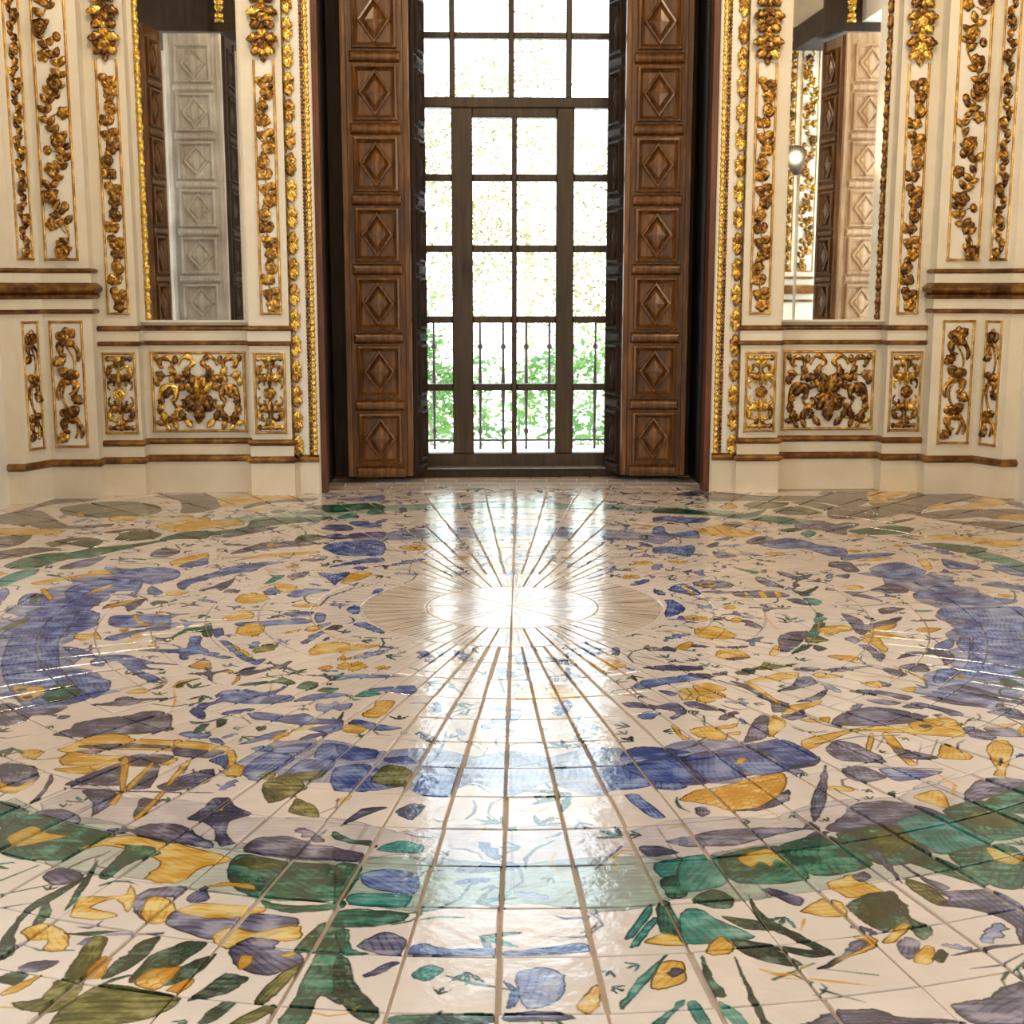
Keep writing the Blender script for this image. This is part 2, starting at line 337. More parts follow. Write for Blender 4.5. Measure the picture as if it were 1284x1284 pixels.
# ------------------------------------------------------------------ the painted glaze of the floor
# strokes noted from the photograph as outlines (crop pixels), laid onto the floor plane in metres
CROPS = {'L1': (0, 600, 4.938), 'L2': (220, 600, 4.938), 'R1': (820, 600, 5.35), 'R2': (1040, 600, 5.262),
         'L3': (0, 780, 4.938), 'L4': (220, 780, 4.28), 'R3': (780, 780, 4.586), 'R4': (1020, 780, 4.864),
         'BL': (0, 860, 2.986), 'BC': (420, 860, 2.918), 'BR': (854, 860, 2.986)}
STROKES = '''
@L1
K 0,230 170,180 370,120 640,105 560,140 330,160 190,200 180,290 60,285 0,280
K 170,205 260,200 420,290 700,280 660,300 420,310 200,300
K 950,108 1100,100 1284,95 1284,200 1150,205 1120,140
Q 380,180 560,150 760,140 960,160 1000,200 900,230 700,240 520,240 400,220
Y 680,240 760,228 870,240 800,265 690,262
Y 470,215 500,205 530,230 490,240
Y 0,310 170,305 400,320 330,345 140,350 0,345
K 0,360 200,350 120,410 0,430
K 0,450 200,425 380,435 250,460 0,500
Y 970,290 1050,275 1284,235 1284,300 1080,330 990,310
Q 640,335 740,318 860,308 1000,340 960,370 830,385 710,380 740,345
G 20,545 130,495 280,465 450,455 560,430 720,415 960,385 1060,350 1284,320 1284,372 1090,375 900,410 700,455 560,490 420,500 240,550 120,560
Q 280,400 420,370 560,365 640,390 560,430 420,410 330,425
T 0,620 140,565 240,560 220,590 90,640 0,670
V 360,555 480,510 660,480 560,540 430,560
Y 190,650 300,625 420,605 540,590 560,570 680,572 690,590 600,600 500,612 330,640 240,660
B 110,770 150,720 240,710 300,740 300,780 220,790 140,785
G 180,765 200,725 250,712 230,745 210,780
Y 250,690 290,685 330,740 300,750
P 0,690 40,678 60,710 20,760 0,760
B 700,590 850,555 1020,550 1115,575 1090,620 950,655 880,640 830,600 740,600
V 930,470 1000,430 1100,440 1110,460 1020,490 940,485
Y 1050,520 1130,490 1284,460 1284,500 1150,525 1070,535
B 1100,545 1200,510 1284,490 1284,530 1180,550
B 400,700 470,660 620,615 760,605 880,625 860,690 720,700 640,740 600,790 420,800 410,730
B 0,988 120,880 240,800 400,740 620,740 540,830 430,930 380,988
B 420,960 470,830 540,815 610,830 610,880 540,920 440,950
Y 530,710 600,680 700,650 690,670 600,700 540,715
O 0,930 100,880 190,860 120,910 0,940
B 160,830 220,810 250,830 190,850
B 670,880 700,850 800,845 950,840 1040,850 1060,890 980,910 850,925 720,920 680,905
Y 820,855 850,840 860,880 930,900 910,912 850,900
Y 950,930 1000,895 1060,910 1050,935 960,945
V 630,810 660,780 780,760 900,745 860,790 790,825 770,790 680,800
Y 650,790 780,755 880,745 790,775 690,800
B 1100,650 1180,620 1284,590 1284,625 1190,645 1140,690 1110,675
Y 1030,710 1080,695 1170,700 1120,720 1040,725
G 930,770 980,755 1050,765 950,783
B 905,700 940,665 1010,705 960,725
@L2
K 20,100 120,95 230,110 260,140 285,175 180,205 40,215 40,170
Y 260,130 380,100 560,105 760,110 720,140 500,150 380,175 280,175
Q 420,175 520,145 760,125 880,120 850,140 640,150 520,165 440,185
Y 440,205 520,185 575,190 520,210
V 590,205 640,190 690,200 620,215
V 770,215 860,195 930,230 880,225
Y 0,300 90,270 380,255 420,290 250,300 110,325 0,330
G 0,340 120,325 240,325 430,300 470,260 560,240 760,240 980,235 900,262 700,280 560,300 430,325 300,345 140,365 0,375
V 220,360 320,345 500,310 640,300 560,325 330,365
G 790,185 880,165 1050,160 1200,150 1284,165 1284,190 1150,190 1060,205 950,210 890,190
T 1000,240 1080,215 1130,225 1130,245 1040,248
T 1180,215 1230,180 1284,190 1284,215 1220,225
B 1000,130 1100,120 1284,105 1284,135 1150,140
V 900,310 960,285 1080,290 1100,320 1000,325
B 1080,270 1180,265 1284,290 1200,305 1100,290
V 920,360 1000,340 1070,350 1100,335 1284,330 1284,365 1120,370 980,378
G 740,380 780,350 880,345 930,365 870,385 770,395
V 330,465 420,430 560,395 760,385 870,395 820,415 640,430 500,445 400,462
Y 560,410 600,395 620,410 570,425
Y 360,510 480,480 600,465 880,450 860,465 640,480 480,495
B 910,430 960,400 1080,388 1284,385 1284,470 1120,480 1010,475 960,455
B 10,650 60,625 180,600 320,550 440,530 560,515 690,518 560,540 480,575 360,590 200,620 80,660 50,690 15,675
V 770,505 850,495 940,495 860,515
B 950,550 1050,520 1180,495 1284,490 1284,515 1100,530
B 1095,552 1140,543 1195,552 1140,566
B 875,580 980,590 1080,580 1010,640 985,660 950,630
Y 1080,590 1160,572 1220,590 1150,625 1030,650 1050,610
T 545,655 600,610 575,590 620,598 680,600 610,640
V 690,605 760,580 830,578 800,605 730,625
Y 610,660 680,650 760,670 700,705 640,695
B 540,700 600,675 660,700 580,722
B 690,720 780,680 960,688 860,710 740,738
Y 370,755 400,720 480,705 560,720 580,745 500,770 410,772
V 150,690 250,660 300,640 370,618 340,660 280,695 250,680 160,698
V 295,705 330,685 400,690 380,705
Y 290,865 340,840 420,815 480,830 480,860 400,875 310,880
F 380,930 430,900 520,900 550,930 500,975 400,960
B 370,905 430,890 560,880 670,870 760,860 850,880 800,900 640,905 560,915 430,912
B 665,835 740,822 860,825 820,850 700,850
B 870,830 930,840 920,880 880,895 860,860
Y 720,780 860,775 880,795 760,795
- V 10 890,790 950,730 1100,680 1284,640
B 1060,805 1110,785 1150,800 1130,835 1080,830
B 1220,715 1240,685 1284,680 1270,705
B 1100,900 1180,890 1284,940 1284,960 1150,920
Y 800,930 870,910 920,920 850,950
Y 640,960 780,930 720,958
B 880,905 960,890 950,905 890,925
B 820,975 900,945 930,955 860,985
G 0,975 60,930 150,920 220,895 225,975 170,975 150,940 50,950
B 230,935 290,925 300,960 250,985
@L3
B 80,60 180,0 440,0 370,110 365,220 390,300 430,360 560,470 200,545 60,420 10,300 20,200
B 440,0 610,0 560,40 420,75
B 400,310 500,305 590,340 680,360 680,410 600,465 560,465 470,400
Y 70,400 150,395 260,400 280,440 160,490 110,470
V 100,415 150,410 160,425 120,430
V 145,460 190,450 200,465 155,475
G 260,470 310,420 320,400 380,375 470,400 500,440 430,475 320,495
V 0,510 60,500 200,545 420,520 330,570 200,580 140,620 0,640 0,560
B 390,152 500,165 610,205 700,200 800,205 950,245 1110,265 950,260 900,265 940,285 1050,290 950,295 870,295 985,345 975,370 940,378 860,340 790,290 740,250 700,240 650,255 640,275 570,270 560,240 590,220 480,215 430,190
Y 455,95 480,70 560,75 590,60 580,30 610,75 630,110 580,100 500,112
B 640,110 680,85 800,60 920,35 1080,0 1110,20 1000,50 890,60 720,115
B 660,0 760,0 860,25 940,28 760,30
Y 800,95 860,75 890,85 830,105
Y 770,130 810,122 850,132 800,142
Y 910,150 950,142 990,152 940,164
B 850,175 960,165 1090,165 1180,150 1190,90 1250,90 1240,140 1284,170 1284,190 1180,200 1160,230 1120,230 1110,195 1000,185
G 1040,120 1090,70 1180,40 1250,30 1284,50 1284,95 1240,60 1150,60 1090,90
Y 1160,275 1220,248 1284,250 1284,290 1220,292
Y 780,435 850,410 930,415 900,435 830,442
K 930,415 1010,385 990,410
Y 1070,395 1110,365 1240,345 1130,375 1140,405 1090,410
V 560,508 700,495 720,470 790,458 860,475 1030,468 1020,480 880,490 840,510 740,520 620,518
V 440,660 460,630 560,605 780,580 880,555 980,550 1060,575 1060,640 1080,665 1030,670 900,690 640,700 500,715 330,700 370,680
Y 350,790 430,765 480,735 560,705 680,690 800,700 830,720 1200,735 1284,750 1284,800 1100,800 830,790 700,790 560,800 420,810
V 480,772 560,758 820,750 1250,775 1250,790 830,775 640,785
Y 370,850 440,800 620,820 900,830 1100,840 1000,889 430,889
V 470,800 560,785 640,800 560,815
V 820,860 900,845 920,870 830,880
Y 110,800 200,785 275,800 230,840 210,855 150,830
V 350,600 380,580 440,580 400,600
B 1180,555 1240,505 1284,500 1284,530 1240,545 1270,560 1265,600 1230,595
- K 4 560,510 900,500 1100,455
- K 3 900,120 860,160 780,190
@L4
Y 325,60 345,20 400,5 470,10 475,50 400,72
B 320,5 370,0 370,22 330,22
B 238,100 290,105 340,140 380,170 420,195 480,195 470,215 430,230 370,205 290,150
Y 290,115 350,140 420,180 390,190 330,150
B 0,145 60,140 80,80 140,75 120,125 160,155 240,165 200,185 140,170 60,180 60,200 25,195 20,165
B 210,185 260,178 310,190 260,198
Y 70,235 120,215 185,215 185,245 120,252
Y 245,262 300,258 310,268 270,272
V 310,275 380,245 445,240 370,270
V 320,285 420,255 495,258 390,285
Y 300,335 330,290 350,295 320,330
O 0,350 20,325 60,315 140,300 60,325 30,350
G 330,340 420,322 540,310 570,290 555,280 590,300 650,325 610,340 540,325 400,340
G 650,350 700,320 770,330 740,360 680,362
G 760,370 800,350 880,355 830,378
B 75,480 110,450 200,428 240,405 210,395 270,365 380,360 470,375 560,355 580,340 600,350 540,390 630,395 620,425 500,440 380,440 250,430 150,465 160,490 150,510 120,500
B 630,425 720,390 820,380 930,390 860,405 730,420
P 755,440 830,440 860,425 890,440 950,435 930,465 880,475 850,465 800,480 760,475
G 840,510 870,520 900,480 895,515 865,530
B 385,490 470,485 600,500 700,490 760,515 900,525 860,545 740,550 640,550 520,530 430,525
B 710,575 800,555 900,540 880,580 800,595
Y 620,575 720,555 740,570 640,585
B 345,655 420,620 520,590 600,575 560,610 460,635
Y 500,635 550,600 620,585 600,615
B 660,630 730,600 820,595 760,620 700,632
B 930,550 960,522 1020,530 1100,550 1220,570 1100,585 1020,570
Y 890,580 930,545 1030,570 980,600
Y 1000,490 1060,460 1080,425 1180,425 1140,480 1080,515 1020,510
T 960,400 1000,375 1050,370 1110,385 1040,400
B 1030,360 1160,345 1284,340 1284,385 1160,380
B 690,283 880,285 1040,278 1220,290 1050,299 800,294
Y 715,160 760,120 870,105 960,120 1100,125 980,150 820,165 740,178
Y 760,250 820,232 850,245 800,258
B 670,110 720,80 790,50 760,85 700,115
O 410,155 470,120 550,115 520,150 450,162
Y 690,45 720,25 780,20 740,50
K 800,40 850,15 900,20 870,40
B 400,680 470,660 520,670 500,700
B 510,690 580,665 750,650 690,700 560,705
B 740,720 790,650 920,660 950,680 890,730 800,735
B 920,720 990,675 1080,685 1070,725 960,740
B 360,820 390,760 500,700 640,725 560,790 430,850
B 580,820 680,745 860,740 780,830 640,856
O 440,830 520,800 540,820 500,850
O 620,840 640,810 800,800 770,840 680,856
B 180,740 280,710 275,790 240,770
Y 230,790 270,800 280,760 275,700 310,685 330,720 325,760 370,780 350,830 270,820
B 10,600 80,585 190,595 170,620 80,620
B 180,620 240,625 260,655 200,640
D 75,530 150,535 230,520 180,535 100,545
D 95,590 130,550 180,545 150,580 110,597
D 215,540 240,518 280,522 260,550 230,565
D 435,560 480,555 480,575 445,583
- D 5 150,540 330,490 405,545 330,575
- D 4 520,320 500,400 460,430
Y 0,630 120,640 280,670 270,700 140,690 0,670
V 0,672 140,684 270,694 180,730 0,715
@BL
V 240,370 330,330 440,290 470,300 460,370 340,370
V 470,380 560,300 600,300 560,380
V 590,375 700,330 800,310 780,360 640,395
V 440,275 520,255 650,262 600,290 500,300
Y 455,275 485,275 470,385 445,385
Y 470,380 560,290 580,290 490,385
Y 620,370 690,280 715,285 640,370
V 105,440 160,390 190,330 200,350 150,420
Y 200,310 330,300 440,270 320,330
- V 5 240,380 480,395 800,400
- V 5 330,300 440,390
- V 5 650,400 700,300
- V 5 740,390 720,310
V 310,390 430,390 420,440 340,490 350,440
V 500,490 530,420 600,430 560,460
Y 500,490 600,400 615,405 530,490
Y 410,440 440,400 460,400 430,445
V 130,470 230,460 300,490 290,515 180,490
V 0,290 130,300 140,350 60,375 0,360
Y 0,360 60,375 120,345 125,365 60,400 0,395
G 0,430 110,470 60,510 0,530
G 0,540 120,480 240,510 430,555 380,590 300,620 240,650 80,650 0,620
Y 20,570 120,525 190,550 260,560 180,580 60,600
Y 290,610 440,560 620,570 700,600 880,650 760,680 660,740 540,720 600,660 420,600
G 370,710 430,650 470,600 420,590 560,600 600,630 520,650 460,680 400,725
V 390,540 460,530 500,540 440,555
V 490,545 560,518 680,520 740,560 800,590 780,610 690,595 580,580
V 700,500 760,460 800,420 860,420 880,450 940,480 860,510 850,560 880,590 820,600 800,540 760,510
Y 815,460 830,452 840,465 825,472
V 910,610 960,570 1080,565 1170,590 1284,610 1284,650 1100,650 960,630
O 980,380 1010,350 1090,330 1150,380 1100,410 1180,450 1190,490 1080,470 1110,410 1010,440
G 850,690 900,630 1100,660 1284,680 1284,800 1100,800 960,790 880,760
O 880,660 940,640 1080,670 960,690
G 980,800 1060,820 1200,820 1284,800 1284,830 1100,850 1000,830
V 490,810 560,760 700,750 660,790 560,800 540,840 590,890 520,870
Y 525,850 560,790 640,800 660,840 600,890 540,880
V 620,890 660,840 800,850 960,850 1110,870 1100,910 940,950 800,950 720,930
Y 660,840 760,810 1000,830 930,860 780,870
Y 790,940 860,900 960,920 1060,900 1130,900 1120,950 1000,960 850,985
V 700,790 770,750 780,770 780,800 720,812
Y 760,755 850,735 950,745 950,765 850,750
V 860,980 940,940 1040,950 1030,985 1120,1000 1130,1040 1000,1085 900,1060 870,1030
Y 890,1060 900,1010 950,1010 930,1050
Y 1040,1010 1120,990 1090,1015
Y 260,860 300,790 400,790 470,780 490,745 510,790 480,850 430,800 340,830 420,850 440,865 360,880 280,870
V 160,710 220,680 280,690 310,705 300,730 200,745
D 0,960 60,880 110,820 200,770 350,700 200,800 120,840 60,920 50,1000 0,1020
D 120,890 180,800 190,850 150,895
G 240,840 300,740 370,650 330,740 270,820
- D 7 0,730 150,670
- D 9 0,780 200,740
- D 7 0,830 130,810
- D 6 60,960 150,990 280,990
Y 80,920 140,890 200,895 260,930 240,990 160,990 180,950 110,950
D 240,925 480,915 330,935
D 380,1100 430,1030 480,1000 520,960 600,935 560,1000 480,1060
D 480,1110 560,1010 620,985 700,955 780,960 720,1010 600,1080
D 600,1120 680,1050 810,1000 760,1060 680,1110
O 340,940 400,940 380,1010 330,1090 240,1090 290,1010
O 40,1190 150,1170 220,1100 310,1090 290,1170 200,1220 100,1220
F 500,1110 560,1060 680,1050 640,1100 580,1140
F 310,1095 360,1030 420,1010 380,1090
F 620,1140 700,1095 730,1100 680,1145
O 180,1266 360,1120 560,1140 680,1170 600,1230 440,1266
D 700,1180 780,1120 850,1075 930,1095 850,1150 760,1170
V 70,1050 130,1030 220,1030 170,1060 90,1070
D 0,1090 60,1065 110,1080 60,1120 0,1110
Y 0,1150 80,1110 160,1080 100,1130 20,1160
O 950,1180 1040,1080 1130,1040 1060,1130 990,1190
G 1040,1266 1110,1160 1180,1010 1284,1010 1284,1190 1200,1160 1140,1266
D 1100,990 1200,890 1284,880 1284,1000 1150,1000
D 740,1260 830,1185 880,1190 790,1266
O 860,1266 980,1200 1050,1200 930,1266
V 290,965 330,940 350,945 320,970
@BC
G 0,655 100,660 60,740 0,800
B 90,690 180,670 300,690 290,760 130,740
T 60,760 280,765 240,810 60,800
G 0,830 80,815 260,830 250,860 140,880 0,880
V 80,950 180,900 260,930 240,985 180,985
G 0,900 50,890 60,960 130,980 30,985
D 0,1000 50,1000 80,1100 160,1180 140,1237 60,1200 0,1120
V 100,1060 200,1010 230,1015 150,1060
B 0,220 60,220 160,240 140,265 40,270
B 180,265 260,255 300,285 200,280
B 0,300 130,290 240,370 0,385
O 130,350 190,290 280,310 260,370
B 290,390 320,330 440,330 410,405
V 20,510 100,450 190,445 100,480
Y 0,420 60,400 40,425
G 0,530 60,560 130,565 150,590 0,560
T 150,600 230,565 320,580 310,610
V 0,600 100,610 100,640 0,640
V 220,460 280,430 330,440 280,490
B 1040,260 1080,230 1220,230 1250,260 1100,270
B 1110,280 1284,260 1284,370 1170,370
B 980,310 1080,290 1160,360 1020,380
B 1060,400 1110,400 1210,480 1150,480
V 1210,570 1284,550 1284,585
V 1110,590 1180,585 1260,610 1150,625
T 1170,650 1284,630 1284,690 1190,700
G 1190,710 1284,690 1284,770 1220,775
G 1180,800 1220,790 1270,910 1190,900
T 1060,920 1150,800 1160,830 1090,920
T 1080,950 1160,850 1180,860 1110,950
Y 1130,940 1200,905 1284,920 1284,950
Y 1150,1100 1190,1010 1270,1010 1284,1080 1200,1110
V 1215,1050 1250,1030 1280,1045 1240,1065
T 1040,1170 1110,1070 1220,980 1150,1080 1060,1175
T 1160,1237 1250,1160 1284,1150 1200,1237
B 640,1120 620,1080 680,1120 660,1170 630,1180
B 270,960 330,945 420,965 590,960 590,985 280,985
B 620,970 700,965 900,940 940,970 640,990
T 280,1060 340,1020 400,1040 330,1080
Y 880,1170 960,1090 980,1150 930,1200
P 660,1060 760,1030 840,1060 820,1150 700,1180
V 620,1200 800,1190 880,1220 640,1230
G 200,1210 360,1200 580,1200 560,1237 220,1237
@BR
Y 450,205 560,175 720,150 850,150 880,130 1000,120 1050,150 1060,190 900,185 820,175 640,175 480,240
Y 690,245 700,185 725,180 710,245
Y 750,185 790,180 860,270 890,295 840,290
Y 980,215 1030,230 1090,260 1080,275 1000,275 960,260
V 540,240 580,205 660,220 770,285 600,280
V 560,145 620,95 720,80 830,90 910,120 860,140 700,150
V 790,230 850,240 960,265 940,275 830,270
V 600,310 680,300 770,340 700,360 640,350
B 740,310 840,310 980,320 900,345 800,355
- V 5 520,175 850,160
- V 5 500,220 660,190 820,185
- V 5 600,300 980,310
- V 5 880,290 900,210
- V 5 940,260 960,200
- V 5 730,240 760,190
- V 5 960,360 1050,320
Y 1140,240 1170,205 1220,205 1245,240 1215,330 1220,345 1170,335 1180,310
V 1188,290 1200,270 1205,285 1195,300
Y 865,415 950,390 980,400 1005,460 930,440
Y 550,375 640,380 640,395 560,390
V 485,440 520,350 540,295 550,340 540,440 500,510 487,480
V 0,270 120,240 280,215 400,205 510,265 500,300 340,320 200,345 0,370
Y 200,285 220,265 245,270 220,295
F 0,420 60,390 150,375 260,345 370,325 395,345 380,400 300,450 190,470 100,445 0,430
V 380,400 405,390 400,430 300,465 200,465 300,450
V 50,460 90,455 110,480 70,490
V 50,560 150,540 330,530 450,530 480,505 520,535 440,540 310,570 200,600 80,600
V 0,570 60,560 100,600 0,600
V 540,535 600,490 640,445 760,430 900,450 980,480 1100,550 1160,580 960,630 860,580 760,520 620,550
V 460,570 500,545 560,545 500,565
V 1060,430 1070,390 1120,350 1220,345 1284,355 1284,380 1150,420 1080,440
T 0,645 150,640 170,740 0,770
G 140,640 360,600 480,720 220,740
Y 210,640 340,610 420,690 360,650 340,680 300,660 260,680
G 370,600 560,560 720,670 500,710
G 580,555 780,520 940,630 830,670 720,660
O 700,620 720,550 800,530 880,590 760,640
T 800,510 960,480 1170,580 970,630
G 980,470 1130,430 1284,500 1284,560 1160,575
O 1050,490 1150,460 1284,520 1180,530
G 1140,430 1284,380 1284,480
G 1000,630 1200,590 1284,630 1284,750 1170,750
Y 1140,600 1284,640 1250,670 1170,650
G 860,660 960,640 1150,740 1100,740 940,690
Y 540,740 600,720 640,705 740,760 760,775 700,785 620,795
V 300,760 360,760 460,800 440,825 370,800
Y 450,840 520,800 600,810 620,860 540,865 460,850
D 620,820 700,780 790,770 815,800 850,830 860,870 930,900 940,930 900,950 840,900 760,920 690,890 640,850
O 660,830 720,810 780,850 700,880
Y 750,960 820,890 860,900 800,960
V 805,970 840,940 890,955 890,1010 840,1020
Y 870,1030 910,970 950,985 940,1040
D 940,1020 970,985 1000,1000 980,1035
V 510,1060 600,1010 640,960 690,945 700,970 640,1010 560,1055
Y 640,940 700,930 740,960 690,1000 560,1040 700,970
V 640,710 690,695 710,720 670,735
V 690,620 740,610 800,690 830,740 790,700 720,640
V 780,640 820,660 900,710 1010,755 960,760 870,700
O 840,720 940,750 1000,810 960,820 860,760
V 900,760 1000,765 1170,765 1284,830 1284,960 1270,960 1250,900 1180,860 1060,830 960,820 1000,790
T 0,850 60,830 150,880 280,940 140,960 0,960
G 40,800 120,760 190,790 190,830 120,830
D 150,860 340,890 360,915 240,910
D 190,945 310,970 460,1045 350,1040 230,1000
D 250,780 300,850 440,930 570,1000 550,1010 420,950 290,880
D 230,950 440,985 560,1000 500,1020 300,975
D 200,1010 260,1130 320,1250 300,1266 250,1150
G 80,1010 120,1090 170,1160 130,1160 80,1070
- D 8 510,1060 740,1085
- D 8 520,1140 690,1185
- D 9 340,1100 500,1040
- D 9 400,1070 500,1115
Y 90,990 140,935 195,965 190,1000 120,1010
V 500,1250 560,1220 720,1210 820,1240 1000,1250 1050,1266 500,1266
V 1010,1200 1060,1180 1140,1170 1200,1130 1284,1110 1284,1266 1100,1266
T 20,1190 60,1180 110,1266 60,1266
T 120,1180 190,1200 250,1266 200,1266
V 1010,1010 1170,970 1284,965 1170,985
- V 4 1080,1060 1200,1045 1284,1000
@R3
Y 720,340 800,315 920,290 1010,290 1000,320 860,340
V 890,395 980,360 1010,320 1080,310 1130,350 1080,365 980,390
V 620,340 720,360 870,440 960,470 940,510 870,520 850,460 760,410
Y 700,345 760,360 920,470 880,460 760,390
Y 920,520 970,480 1060,465 1150,450 1130,475 1040,510 950,545
V 1000,460 1080,430 1180,385 1150,440 1080,455
V 910,540 980,525 1040,500 1060,545 980,565
Y 1020,560 1110,555 1190,545 1190,570 1090,577
Y 840,560 870,535 930,560 940,600 890,640 840,660
V 700,690 720,640 740,590 780,545 840,530 840,620 820,670 740,690
Y 390,620 470,600 520,600 600,640 600,675 540,680 440,660
Y 280,595 320,600 350,650 390,670 350,680 310,640
Y 540,600 620,590 670,580 640,610 570,615
Y 600,640 680,630 670,650
- G 5 480,600 460,570 400,560
- G 5 480,600 470,540 390,520
- G 5 480,535 600,555
- G 4 395,720 480,660
V 0,465 90,460 200,480 300,460 360,490 370,520 300,560 280,550 310,520 220,500 40,490
V 350,460 420,455 500,480 610,510 500,510 400,490
V 200,390 260,395 320,410 280,425
- G 6 350,450 310,390
- G 6 360,450 400,410 370,380
B 90,540 140,515 220,520 180,555 120,560
Y 410,360 500,350 600,380 560,400 430,395
B 60,370 120,335 240,320 400,300 540,310 420,335 250,360 120,385
V 120,260 260,245 450,255 460,275 300,280 180,272
V 380,295 500,295 510,318 420,320
G 650,290 720,265 770,280 730,305 680,302
O 740,270 800,250 820,230 900,245 1020,240 900,265 810,275
V 520,295 600,280 600,300 540,305
Y 540,200 560,160 660,160 740,200 640,215
V 580,210 680,200 740,205 640,220
V 400,125 510,140 410,145
V 540,140 720,135 700,148 580,150
Y 300,150 380,110 410,120 370,160
V 200,155 260,140 320,165 220,165
Y 440,40 540,25 660,75 580,100 480,80
V 900,90 980,60 1070,50 1040,110 960,170 910,170
G 970,180 1040,130 1100,130 1050,165
O 1050,110 1070,60 1150,85 1190,105 1120,120
T 1090,60 1100,20 1170,0 1140,60
Y 845,180 870,140 900,140 905,180 870,192
Y 1110,40 1200,20 1284,25 1230,55
G 1110,130 1180,150 1130,170 1100,150
V 980,270 1060,258 1140,270 1060,285
V 1140,275 1200,270 1284,255 1284,285
Y 1090,300 1150,290 1284,310 1150,320
B 0,770 80,720 200,720 400,750 240,770 0,800
B 0,830 180,790 330,780 430,880 480,917 200,917
B 360,780 540,750 660,830 700,880 560,917 490,917
B 550,745 740,715 850,790 980,840 760,880
B 770,705 930,675 1120,770 1130,790 960,830
Y 650,800 680,780 720,790 680,815
@R4
B 810,0 920,0 1284,0 1284,300 1130,350 1000,330 880,320 760,410 850,340 930,260 960,160 960,80
V 750,410 900,380 1130,440 1284,470 1284,500 1120,480 900,430
B 850,40 940,50 940,80 880,75
B 870,130 900,90 960,100 950,190 900,170
B 730,360 760,290 890,280 840,330 780,375
V 510,225 560,190 620,180 700,180 640,135 730,165 800,165 850,195 860,240 800,265 790,240 740,200 660,200 570,215
B 735,160 750,135 820,105 860,110 840,160 780,170
V 520,275 600,255 680,255 710,300 620,300
V 420,285 500,285 570,320 540,335 460,315
Y 480,265 620,320 680,350 690,375 640,340
V 270,140 340,140 400,180 440,200 410,245 370,220 340,180
Y 290,110 340,80 400,90 430,140 455,160 440,190 400,170 360,140
Y 390,80 430,65 560,95 480,100 410,95
V 190,100 240,85 290,110 250,130
Y 330,50 420,25 510,10 490,35 370,65
V 220,0 290,0 300,60 260,60
Y 20,50 100,30 160,20 240,35 220,55 100,60
Y 640,35 700,30 780,40 720,62 650,55
Y 80,210 140,200 270,210 260,240 150,225
V 90,285 200,275 380,265 250,290 120,303
Y 290,370 350,360 430,360 470,385 370,398
V 400,355 475,380 440,395
Y 530,405 620,395 610,425 570,425
V 220,420 300,410 420,420 600,455 560,480 420,445 300,440
V 320,470 420,470 540,490 480,505 380,495
V 540,510 620,490 720,505 920,560 840,575 740,530 580,525
V 660,455 760,455 880,480 1060,500 1020,520 860,505 740,480
V 190,590 200,560 260,530 380,515 470,530 640,560 700,580 560,605 380,620 240,630
Y 580,620 640,600 760,600 800,620 720,650 660,670 600,650
V 640,630 690,625 730,635 680,648
V 910,650 980,640 1120,700 1060,720 960,700
V 1040,640 1180,640 1284,680 1284,700 1100,690
Y 1030,630 1140,625 1240,620 1200,640 1080,640
Y 1240,660 1284,630 1284,700
V 1060,550 1200,520 1284,560 1284,600 1180,580
G 1130,345 1220,350 1260,380 1180,395
G 1200,310 1284,290 1284,340 1240,320
Y 1140,55 1200,35 1284,60 1284,110 1230,75
@R1
K 330,120 420,88 700,115 1000,115 1284,130 1284,185 1120,160 900,150 600,150 420,150
K 1100,100 1200,60 1284,60 1284,120 1180,120
V 130,110 260,80 390,80 300,120 200,118
Q 600,180 680,155 900,160 860,190 740,205 640,200
Q 790,215 880,190 1000,190 1140,235 1000,245 880,240
Q 920,160 1060,155 1230,195 1140,210 1040,190
Y 440,190 520,165 560,195 480,210
G 0,205 160,200 300,215 440,235 540,240 640,230 760,205 680,255 560,265 400,250 260,240 100,235 0,230
G 640,275 760,255 900,260 980,295 860,305 720,285
T 980,370 1040,350 1090,365 1040,395
G 830,350 930,330 1000,345 930,358
B 0,260 100,250 200,260 380,265 320,295 200,300 100,285 0,290
V 460,300 560,290 600,310 560,325 480,322
Y 600,300 720,292 710,310 620,315
Y 270,350 440,310 520,330 720,360 600,395 430,390
- V 5 330,340 420,390
- V 5 400,325 500,395
- V 5 470,325 570,392
- V 5 560,345 640,380
B 0,330 60,320 100,370 280,350 300,400 160,390 0,375
V 620,420 700,390 780,390 800,415 700,440 640,440
B 700,440 860,400 1000,410 1100,440 1284,470 1284,520 1180,520 1000,470 840,470
V 950,300 1060,280 1160,290 1284,330 1284,380 1120,350 960,340
B 0,460 120,455 260,450 270,490 230,525 100,500 0,500
V 350,450 420,425 440,435 390,465
V 390,490 460,490 560,520 440,535
- K 5 500,450 600,495 700,510 840,505 980,485
V 680,660 740,665 880,730 760,720 690,690
V 820,625 880,630 960,655 1060,640 1050,660 960,690 980,720 940,735 930,700 950,680 860,650
T 500,585 560,600 700,625 680,640 600,620
G 920,745 1000,755 1100,720 1080,750 1000,790 960,770
T 1000,800 1080,805 1130,830 1080,855 1020,820
V 890,810 960,800 1060,850 960,840
G 1090,895 1140,915 1090,930
T 1080,930 1120,920 1160,945 1090,970 1075,960
O 1070,980 1140,965 1130,1000 1080,1020
T 1030,1040 1070,1010 1110,1040 1050,1070
V 260,700 330,680 480,690 540,715 500,735 380,735 290,720
Y 290,710 350,695 430,705 400,725 320,722
V 310,709 350,700 410,707 390,718 330,717
B 95,740 160,705 220,710 320,770 240,780 120,755
Y 180,720 210,715 280,770 250,775
V 530,775 560,755 780,750 900,775 880,795 600,800
Y 600,760 620,760 650,800 625,800
Y 690,755 730,755 770,795 720,797
